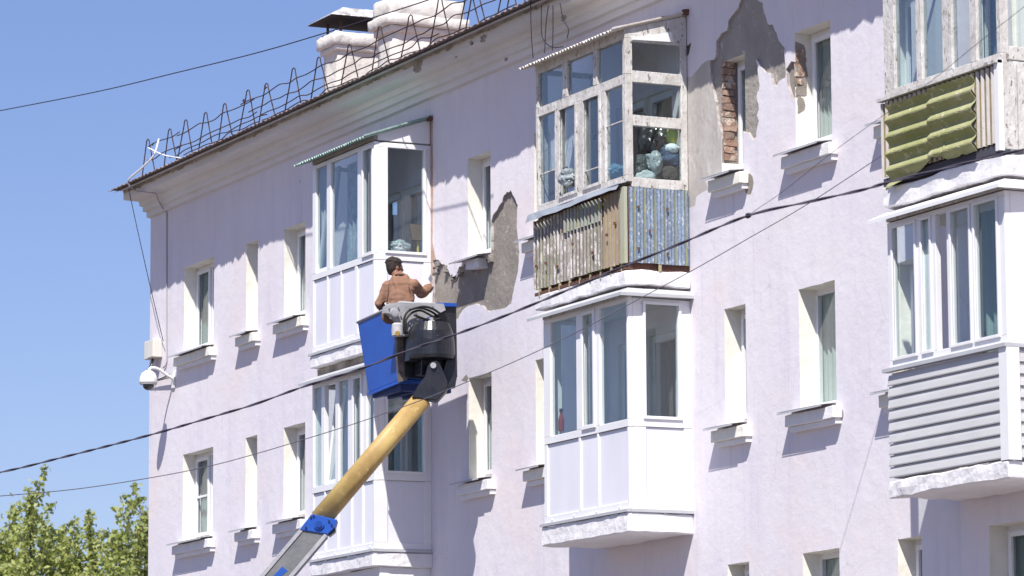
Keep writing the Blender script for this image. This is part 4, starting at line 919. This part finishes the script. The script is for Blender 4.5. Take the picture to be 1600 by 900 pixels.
# grey hydraulic control unit on the basket end
def gp(pts, X, t, nm, mat=GREYM, **k):
    m = MB(); m.prism([UX(x, y, X) for x, y in pts], (t, 0, 0)); return m.build(nm, mat, LIFT, **k)
gp([(597, 490), (598, 480), (606, 475), (688, 476), (691, 486), (680, 492), (664, 497), (652, 504), (646, 512), (640, 516), (640, 527), (632, 527), (612, 524), (611, 512), (617, 505), (604, 492)], -44.10, .10, 'control_unit', label='grey hydraulic control unit on the basket end')
m = MB(); m.lathe(UX(615, 489, -43.98), [(.055, 0), (.06, .03), (.05, .05), (.02, .055)], 16, ax=(1, 0, 0)); m.build('valve_cap', GREYM, LIFT)
m = MB(); c_ = UX(621, 514, -43.92); m.lathe(c_+Vector((0, 0, -.04)), [(.06, -.05), (.068, -.04), (.068, .09), (.05, .11)], 18); m.build('motor', M('pale_grey_motor', (.5, .5, .52), .45, (.35, .35, .37), 9), LIFT)
m = MB(); m.lathe(UX(621, 521, -43.86), [(.03, 0), (.03, .02)], 10, ax=(1, -.4, 0)); m.build('brass_plug', M('brass', (.5, .3, .08), .4, metal=.8), LIFT)
m = MB(); m.lathe(UX(609, 493, -44.13), [(.095, -.02), (.105, -.015), (.105, .01), (.095, .015)], 24, ax=(.9, -.3, 0)); m.build('reel', M('brown_reel', (.13, .07, .045), .6), LIFT)
for bx, by in ((608, 482), (622, 481), (626, 494), (610, 497), (650, 490), (640, 506), (652, 500), (676, 479)):
    m = MB(); m.lathe(UX(bx, by, -43.995), [(.012, 0), (.012, .015)], 6, ax=(1, 0, 0)); m.build('bolt', M('bolt_steel', (.5, .5, .52), .3, metal=.7) if bx == 608 else bpy.data.materials['bolt_steel'], LIFT)
for k, pl in enumerate(([(632, 522), (631, 500), (638, 486), (655, 481), (672, 486), (684, 494), (690, 500)], [(636, 522), (634, 502), (642, 490), (656, 485), (668, 490), (680, 497)], [(640, 484), (660, 479), (675, 482), (688, 490)], [(647, 492), (660, 497), (672, 500), (688, 498)])):
    pts = [UX(x, y, -43.93+.02*k) for x, y in pl]; MB().tube(spline(pts, 5), .014, 7).build('hose', RUBB, LIFT, smooth=True)
# under-drum linkage and elbow
m = MB(); p = UX(672, 575, -43.95); m.box(p.x-.1, p.x+.1, p.y-.16, p.y+.2, p.z-.1, p.z+.09); m.build('linkage', BLACKP, LIFT, bevel=.01)
poly_plate([(672, 566), (682, 563), (688, 570), (699, 596), (698, 610), (683, 626), (643, 621), (652, 604), (664, 588), (668, 572)], -.13, .13, 'elbow', BLACKP, label='scuffed black elbow joint', bevel=.012)
poly_plate([(700, 556), (713, 554), (714, 585), (711, 604), (694, 608), (690, 590)], .1, .25, 'linkage_plate', BLACKP)
m = MB(); m.lathe(BP(677, 571, -.15), [(.035, -.01), (.035, .3)], 14, ax=tuple(en)); m.build('pivot_pin', GREYM, LIFT)
# yellow telescopic tube: hexagonal-ish rounded section
def beam(pa, pb, wa, wb, nm, mat, o=0.0, n=20, sq=.0, **k):
    A_, B_ = BP(*pa, o), BP(*pb, o); ax = (B_-A_).normalized(); s1 = ax.cross(en).normalized(); vs_ = []; m = MB()
    for P_, w_ in ((A_, wa), (B_, wb)):
        for i in range(n):
            t = 2*math.pi*(i+.5)/n; cs, sn = math.cos(t), math.sin(t); q = (abs(cs)**(2+sq*20)+abs(sn)**(2+sq*20))**(-1/(2+sq*20))
            vs_.append(P_+s1*cs*q*w_/2+en*sn*q*w_*.5)
    m.add(vs_, [(i, (i+1) % n, n+(i+1) % n, n+i) for i in range(n)]+[tuple(reversed(range(n))), tuple(range(n, 2*n))]); return m.build(nm, mat, LIFT, smooth=False, **k)
TT, TB = (661, 622), (500, 812)
YB = beam(TT, TB, 30/SCL*1.0, 33/SCL, 'boom_tube', YEL, n=28, sq=.04, label='scraped yellow telescopic boom tube')
YB.data.polygons.foreach_set('use_smooth', [len(p.vertices) == 4 for p in YB.data.polygons])
ux, uy = (TB[0]-TT[0]), (TB[1]-TT[1]); L_ = math.hypot(ux, uy); ux /= L_; uy /= L_; qx, qy = -uy, ux
def off(base, a, b): return (base[0]+ux*a+qx*b, base[1]+uy*a+qy*b)
c1 = (497, 818)
poly_plate([(487, 803), (527, 812), (523, 824), (512, 835), (468, 828), (479, 813)], -.16, .16, 'collar', BLUE, label='blue collar plate with round boss', bevel=.008)
m = MB(); m.lathe(BP(498, 819, -.175), [(.062, -.006), (.062, .02)], 20, ax=tuple(en)); m.build('collar_boss', BLUE, LIFT)
m = MB(); m.lathe(BP(498, 819, -.19), [(.04, -.004), (.04, .02)], 16, ax=tuple(en)); m.build('boss_ring', M('dark_blue', (.008, .05, .25), .4), LIFT)
for bx, by in ((486, 808), (490, 806), (514, 814), (478, 824), (518, 820)):
    m = MB(); m.lathe(BP(bx, by, -.17), [(.012, -.008), (.012, .02)], 8, ax=tuple(en)); m.build('bolt', RUBB, LIFT)
poly_plate([(512, 832), (524, 824), (524, 830), (514, 838)], -.1, .12, 'collar_wedge', BLACKP)
# grey box section boom down to the turret
G0 = (497, 826); G1 = (G0[0]+ux*900, G0[1]+uy*900)
A_, B_ = BP(*G0), BP(*G1); ax = (B_-A_).normalized(); LB = (B_-A_).length; s1 = ax.cross(en).normalized()
tgt = 1.9; LB = min(LB, (A_.z-tgt)/-ax.z); B_ = A_+ax*LB
m = MB(); hw, hd = .155, .14
m.prism([A_+s1*hw-en*hd, A_-s1*hw-en*hd, A_-s1*hw+en*hd, A_+s1*hw+en*hd], ax*LB); m.build('boom_section', DKGREY, LIFT, bevel=.01, label='dark grey lower boom section')
m = MB(); m.prism([A_+s1*(hw-.002)-en*(hd+.012), A_+s1*(hw-.045)-en*(hd+.012), A_+s1*(hw-.045)-en*(hd-.002), A_+s1*(hw-.002)-en*(hd-.002)], ax*LB)
m.prism([A_-s1*(hw-.045)-en*(hd+.012), A_-s1*(hw-.002)-en*(hd+.012), A_-s1*(hw-.002)-en*(hd-.002), A_-s1*(hw-.045)-en*(hd-.002)], ax*LB); m.build('edge_rib', GREYM, LIFT)
m = MB(); q = A_+ax*.62; m.prism([q+s1*(.06)-en*(hd+.004), q-s1*(.02)-en*(hd+.004), q-s1*.03-en*(hd+.004)+ax*.18, q+s1*.03-en*(hd+.004)+ax*.16], en*.006); m.build('paint_mark', BLUE, LIFT)
# turret and truck below the picture
m = MB(); m.lathe((B_.x, B_.y, 1.0), [(.5, 0), (.5, .3), (.3, .35), (.3, 1.1)], 20); m.build('turret', BLUE, LIFT)
m = MB(); fx = Vector((-.9, .43, 0)); sx = Vector((.43, .9, 0))
def ob(c_, a, b, z0, z1): return [c_+fx*i*a+sx*j*b+Vector((0, 0, z)) for z in (z0, z1) for i, j in ((-1, -1), (1, -1), (1, 1), (-1, 1))]
bc = Vector((B_.x, B_.y, 0)); m.hexa(ob(bc, 3.0, 1.1, .8, 1.0)); m.build('truck_bed', DKGREY, LIFT)
m = MB(); m.hexa(ob(bc+fx*4.0, .9, 1.1, .6, 2.4)); m.build('truck_cab', BLUE, LIFT, bevel=.08)
for i in (-1, 1):
    for a in (-2, 3.8):
        m = MB(); m.lathe(bc+fx*a+sx*(i*.98)+Vector((0, 0, .48)), [(.3, -.14), (.47, -.12), (.47, .12), (.3, .14)], 20, ax=tuple(sx)); m.build('wheel', RUBB, LIFT)

# ================================================================== THE WORKER
def limbs(segs, extra=()):
    m = MB()
    for p0, ra, p1, rb in segs:
        p0, p1 = Vector(p0), Vector(p1); n = 5
        m.tube([p0.lerp(p1, i/n) for i in range(n+1)], 1, 14, rs=[ra+(rb-ra)*i/n for i in range(n+1)])
        for p, r_ in ((p0, ra), (p1, rb)):
            bm = bmesh.new(); bmesh.ops.create_icosphere(bm, subdivisions=2, radius=r_)
            m.add([p+v.co for v in bm.verts], [tuple(v.index for v in f.verts) for f in bm.faces]); bm.free()
    for c_, r3, rotm in extra:
        bm = bmesh.new(); bmesh.ops.create_icosphere(bm, subdivisions=3, radius=1)
        m.add([Vector(c_)+rotm@Vector((v.co.x*r3[0], v.co.y*r3[1], v.co.z*r3[2])) for v in bm.verts], [tuple(v.index for v in f.verts) for f in bm.faces]); bm.free()
    return m
def remesh(o, vox, sm=2):
    a = o.modifiers.new('r', 'REMESH'); a.mode = 'VOXEL'; a.voxel_size = vox
    b = o.modifiers.new('s', 'SMOOTH'); b.iterations = sm; b.factor = .5
    dg = bpy.context.evaluated_depsgraph_get(); me = bpy.data.meshes.new_from_object(o.evaluated_get(dg)); mats = [x for x in o.data.materials]
    o.modifiers.clear(); o.data = me
    if not me.materials: [me.materials.append(x) for x in mats]
    me.polygons.foreach_set('use_smooth', [True]*len(me.polygons)); return o
fl = 7.56
sh = U(626, 440, -.76); base = Vector((sh.x, sh.y, fl))
ftop = U(618, 403, -.76).z
MAN = thing('person', 'man in a tan brown sweater seen from behind, reaching right to the plastered wall', 'person', tuple(base))
pf = Vector((-.72, .69, 0)).normalized(); pr_ = Vector((.69, .72, 0)).normalized()
Hh = ftop-fl
def B3(r_, f_, z): return base+pr_*r_+pf*f_+Vector((0, 0, z*Hh))   # z as a fraction of body height
rot = Matrix((pr_, pf, Vector((0, 0, 1)))).transposed()
hf = (pf*math.cos(.75)+pr_*math.sin(.75)).normalized(); hr = Vector((hf.y, -hf.x, 0)); rh = Matrix((hr, hf, Vector((0, 0, 1)))).transposed()
hc = U(617, 415, -.76); hc = Vector((hc.x, hc.y, ftop-.115))
neck0 = B3(-.0, -.01, .83); shR = B3(.170, 0, .775); shL = B3(-.165, 0, .775)
hand = U(672, 449, -.16)
elR = shR+(hand-shR)*.50+Vector((0, 0, -.10))+pf*-.03
wrR = hand+(elR-hand).normalized()*.085
elL = B3(-.27, -.03, .64); wrL = B3(-.22, .17, .56); haL = B3(-.19, .26, .55)
def hand_segs(wr, dirv, upv, sc=1.0, curl=.5):
    dirv = dirv.normalized(); side = dirv.cross(upv).normalized(); up_ = side.cross(dirv); S_ = []
    pal = wr+dirv*.045; knu = wr+dirv*.085
    for t in (-.03, -.01, .01, .03):
        S_.append((wr+side*t*.5, .016, knu+side*t, .0125))
    for t, l in zip((-.032, -.011, .011, .031), (.068, .078, .074, .056)):
        k0 = knu+side*t; k1 = k0+dirv*l*.45+up_*(-curl*l*.25); k2 = k1+dirv*l*.3+up_*(-curl*l*.45)
        S_ += [(k0, .0095, k1, .0085), (k1, .0085, k2, .0075)]
    tb = wr+dirv*.025+side*-.03; t1 = tb+dirv*.03-side*.028-up_*.01; t2 = t1+dirv*.028-side*.005-up_*.008
    S_ += [(tb, .013, t1, .0105), (t1, .0105, t2, .009)]
    return S_
hip = .50
segs = [(B3(0, 0, .52), .095, B3(0, .0, .66), .085), (B3(-.05, 0, .60), .08, B3(-.06, 0, .74), .08), (B3(.05, 0, .60), .08, B3(.06, 0, .74), .08), (B3(-.12, 0, .765), .045, B3(.12, 0, .765), .045), (neck0-Vector((0, 0, .06)), .050, hc-Vector((0, 0, .05))-hf*.01, .054),
        (shR, .040, elR, .038), (elR, .036, wrR, .028), (shL, .040, elL, .038), (elL, .036, wrL, .028),
        (B3(-.09, 0, .50), .085, B3(-.10, .04, .27), .058), (B3(-.10, .04, .27), .055, B3(-.10, .0, .05), .038), (B3(.09, 0, .50), .085, B3(.11, .03, .27), .058), (B3(.11, .03, .27), .055, B3(.11, -.03, .05), .038),
        (B3(-.10, 0, .03), .04, B3(-.11, .15, .025), .035), (B3(.11, -.03, .03), .04, B3(.12, .12, .025), .035)]
segs += hand_segs(wrR, hand-wrR, Vector((0, 0, 1))); segs += hand_segs(wrL, haL-wrL, Vector((0, 0, 1)))
ext = [(hc+Vector((0, 0, .012)), (.074, .094, .098), rh), (hc+hf*.032+Vector((0, 0, -.058)), (.056, .062, .062), rh), (hc+hf*.10+Vector((0, 0, -.028)), (.013, .022, .022), rh),
       (hc+hf*.078+Vector((0, 0, -.10)), (.028, .022, .02), rh), (hc+hf*.088+Vector((0, 0, -.068)), (.026, .014, .014), rh), (hc+hf*.083+Vector((0, 0, .01)), (.05, .016, .012), rh)]
for s_ in (-1, 1): ext.append((hc+hr*.077*s_+hf*-.005+Vector((0, 0, -.02)), (.012, .022, .034), rh))
BODY = remesh(limbs(segs, ext).build('body', SKIN, MAN), .0065, 2)
for s_ in (-1, 1):
    m = blobm(hc+hf*.082+hr*.033*s_+Vector((0, 0, -.008)), (.013, .012, .009), 2, 0); m.build('eye', M('eye_dark', (.05, .04, .04), .2) if s_ < 0 else bpy.data.materials['eye_dark'], MAN, smooth=True)
hs = [(hc-hf*.018+Vector((0, 0, .030)), (.086, .103, .100), rh), (hc-hf*.045+Vector((0, 0, -.01)), (.078, .066, .085), rh), (hc-hf*.055+Vector((0, 0, -.055)), (.056, .040, .05), rh), (hc+hf*.03+Vector((0, 0, .085)), (.062, .05, .034), rh)]
for k in range(60):
    t = random.uniform(0, 6.28); z = random.uniform(.25, 1); rr = math.sqrt(max(0, 1-z*z)); q = Vector((.086*rr*math.cos(t), .103*rr*math.sin(t), .100*z)); 
    hs.append((hc-hf*.018+Vector((0, 0, .030))+rh@(q*.98), (.016, .022, .012), rh))
remesh(limbs([], hs).build('hair', HAIR, MAN), .008, 1)
# sweater
cf = (wrR-elR).normalized()
segs = [(B3(-.13, -.005, .785), .060, B3(.13, -.005, .785), .060), (B3(-.05, -.01, .815), .055, B3(.05, -.01, .815), .055), (neck0-Vector((0, 0, .04)), .085, neck0+Vector((0, 0, .02)), .064),
        (shR, .066, elR, .060), (elR, .058, wrR-cf*.02, .052), (wrR-cf*.03, .055, wrR+cf*.03, .050), (shL, .066, elL, .058), (elL, .058, wrL, .044)]
for k in range(6):      # creases on the sleeves
    p = elR.lerp(wrR, .1+.14*k); segs.append((p+Vector((0, 0, -.045)), .016, p+Vector((0, 0, .035))+cf*.02, .013))
    p = shL.lerp(elL, .2+.14*k); segs.append((p-pr_*.045, .018, p+pr_*.02+Vector((0, 0, -.03)), .014))
ex = [(B3(0, -.005, .66), (.185, .122, .36), rot), (B3(0, -.005, .56), (.170, .130, .22), rot), (B3(0, -.002, .74), (.195, .105, .13), rot)]
SWO = remesh(limbs(segs, ex).build('sweater', SWEAT, MAN), .012, 6)
for v in SWO.data.vertices:       # loose cloth folds, mostly hanging down from the shoulders
    p = v.co; f_ = noise.noise(Vector((p.x*11+p.z*3, p.y*11-p.z*3, p.z*2.2))); g_ = noise.noise(Vector((p.x*22, p.y*22, p.z*9+4)))
    low = max(0, min(1, (1.35-p.z)/.5))
    rg = 1-min(1, abs(noise.noise(Vector((p.x*7+p.y*7+p.z*1.5, p.z*3.0, 7))))*3.2)
    r2 = 1-min(1, abs(noise.noise(Vector(((p.x-p.y)*5, p.z*11, 2))))*3.5)
    v.co += v.normal*(.010*f_*(.5+low)+.004*g_+.013*rg+.009*r2-.004)
def seam_crease(pts, r_=.008):  # dark tubes along the armhole seams, crease shade put into their colour
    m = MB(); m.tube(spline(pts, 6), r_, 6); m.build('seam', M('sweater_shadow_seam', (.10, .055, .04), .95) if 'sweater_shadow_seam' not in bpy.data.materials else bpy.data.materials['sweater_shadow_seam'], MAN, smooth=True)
seam_crease([shR+Vector((0, 0, .062))-pr_*.03-pf*.0, shR-pf*.062-pr_*.035+Vector((0, 0, .01)), shR-pf*.075-pr_*.03-Vector((0, 0, .07)), shR-pf*.06-pr_*.02-Vector((0, 0, .12))])
seam_crease([shL+Vector((0, 0, .062))+pr_*.03, shL-pf*.065+pr_*.035+Vector((0, 0, .01)), shL-pf*.085+pr_*.035-Vector((0, 0, .09)), shL-pf*.09+pr_*.02-Vector((0, 0, .20))])
m = MB(); nc = neck0+Vector((0, 0, .030)); m.tube([nc+pr_*(.066*math.cos(t*.3491))+pf*(.066*math.sin(t*.3491))+Vector((0, 0, .008*math.sin(t*.3491)*-1)) for t in range(19)], .0105, 8)
m.build('collar', M('sweater_collar', (.11, .055, .038), .95), MAN, smooth=True)
m = MB(); m.tube([wrR+cf*.012, wrR+cf*.034], .053, 12); m.build('cuff', bpy.data.materials['sweater_collar'], MAN, smooth=True)
segs = [(B3(-.085, 0, .51), .112, B3(-.10, .04, .27), .082), (B3(-.10, .04, .27), .08, B3(-.10, 0, .06), .07), (B3(.085, 0, .51), .112, B3(.11, .03, .27), .082), (B3(.11, .03, .27), .08, B3(.11, -.03, .06), .07), (B3(-.05, 0, .52), .125, B3(.05, 0, .52), .125)]
remesh(limbs(segs).build('trousers', TROUS, MAN), .014, 2)
segs = [(B3(-.10, -.02, .025), .05, B3(-.11, .17, .02), .042), (B3(.11, -.05, .025), .05, B3(.12, .14, .02), .042)]
remesh(limbs(segs).build('boots', RUBB, MAN), .012, 2)
tr = thing('trowel', 'small steel trowel in the right hand of the worker against the wall', 'trowel', tuple(hand))
dv = (hand-wrR).normalized()
m = MB(); m.tube([hand-Vector((0, 0, .015))-dv*.01, hand+Vector((0, 0, .05))+dv*.02], .011, 8); m.build('handle', M('trowel_handle', (.3, .16, .08), .6), tr)
m = MB(); q = hand+Vector((0, 0, .055))+dv*.02; m.prism([q, q+pr_*.03+Vector((0, 0, .05)), q+pr_*.0+Vector((0, 0, .11)), q-pr_*.03+Vector((0, 0, .05))], pf*.003); m.build('blade', M('trowel_steel', (.5, .5, .5), .3, metal=.8), tr)

# ================================================================== TREES BEHIND THE BUILDING
LEAFS = [M('leaf_yellow_green', (.42, .43, .14), .55, (.30, .34, .10), 3), M('leaf_mid_green', (.22, .27, .07), .55, (.26, .31, .09), 3), M('leaf_pale', (.42, .44, .22), .5, (.3, .35, .14), 3)]
for l_ in LEAFS:
    n = l_.node_tree; b = n.nodes['Principled BSDF']; tl_ = n.nodes.new('ShaderNodeBsdfTranslucent'); tl_.inputs[0].default_value = (.38, .44, .10, 1)
    ad = n.nodes.new('ShaderNodeMixShader'); ad.inputs[0].default_value = .35; n.links.new(b.outputs[0], ad.inputs[1]); n.links.new(tl_.outputs[0], ad.inputs[2]); n.links.new(ad.outputs[0], n.nodes['Material Output'].inputs[0])
BARK = M('tree_bark', (.11, .09, .07), .9, (.07, .06, .05), 9)
def tree(px, Yd, tops, lab, seed, spread):
    r_ = random.Random(seed); b0 = U(px, 880, Yd); root = Vector((b0.x, b0.y, 0))
    T = thing('leafy_tree', lab, 'tree', tuple(root), 'trees behind the building corner')
    tk = MB(); lf = MB(); zt = b0.z
    tk.tube([root, root+Vector((.1, 0, 3)), root+Vector((0, .1, 6))], 1, 10, rs=[.28, .2, .15])
    shoots = []
    for (sx_, sy_) in tops:
        e = U(sx_, sy_, Yd+r_.uniform(-1, 1)); s0 = root+Vector((0, 0, r_.uniform(4.5, 6.5)))
        mid = s0.lerp(e, .5)+Vector((r_.uniform(-.3, .3), r_.uniform(-.3, .3), -.4)); pts = spline([s0, mid, e], 8)
        tk.tube(pts, 1, 6, rs=[.09*(1-i/len(pts))+.008 for i in range(len(pts))]); shoots.append((pts, 1.0))
        for k in range(9):
            i = r_.randint(6, len(pts)-2); q = pts[i]; ln = r_.uniform(.5, 1.4)
            dvec = Vector((r_.uniform(-1, 1)*spread, r_.uniform(-1, 1)*spread, r_.uniform(.2, 1.3))).normalized()*ln
            pp = spline([q, q+dvec*.5+Vector((0, 0, -.04)), q+dvec], 4); tk.tube(pp, .012, 4); shoots.append((pp, .8))
    for k in range(110):     # inner mass of boughs lower down
        a = r_.uniform(0, 6.28); rr = r_.uniform(.2, 2.6); q = root+Vector((rr*math.cos(a), rr*math.sin(a), r_.uniform(zt-4.5, zt-.55)))
        dvec = Vector((r_.uniform(-1, 1), r_.uniform(-1, 1), r_.uniform(.3, 1.4))).normalized()*r_.uniform(.6, 1.1)
        pp = spline([q, q+dvec*.6, q+dvec], 4); tk.tube(pp, .012, 4); shoots.append((pp, .9))
    for pts, dn in shoots:
        L = sum((pts[i+1]-pts[i]).length for i in range(len(pts)-1)); n = int(L*75*dn)
        for k in range(n):
            t = r_.random()**.7*(len(pts)-1); i = min(int(t), len(pts)-2); q = pts[i].lerp(pts[i+1], t-i)
            thin = .05+.16*(1-t/(len(pts)-1))
            q = q+Vector((r_.gauss(0, 1), r_.gauss(0, 1), r_.gauss(0, .8)))*thin
            nn = Vector((r_.gauss(0, 1)+.2, r_.gauss(0, 1)-.2, r_.gauss(.6, .8))).normalized(); u_ = nn.orthogonal().normalized(); u_.rotate(Matrix.Rotation(r_.uniform(0, 6.28), 3, nn)); v_ = nn.cross(u_)
            s = r_.uniform(.055, .095)
            lf.add([q-u_*s, q-v_*s*.62+nn*.006, q+u_*s*1.1, q+v_*s*.62+nn*.006], [(0, 1, 2, 3)], r_.choice((0, 0, 1, 1, 2)))
    tk.build('trunk', BARK, T); lf.build('crown', LEAFS, T)
tree(55, 14, [(45, 762), (52, 790), (20, 800), (8, 830), (66, 815), (35, 840), (-10, 800), (80, 850)], 'leafy tree with the tallest shoots, at the left edge of the picture', 3, .8)
tree(130, 15.5, [(137, 808), (120, 835), (105, 850), (145, 842), (95, 840), (150, 870)], 'leafy tree between the tall one and the building corner', 5, .8)
tree(205, 13.5, [(228, 800), (222, 820), (200, 828), (185, 835), (170, 865), (240, 790)], 'leafy tree nearest the building corner, partly behind it', 9, .8)
print('objects', len(bpy.data.objects), 'tris', sum(len(o.data.polygons) for o in bpy.data.objects if o.type == 'MESH'))
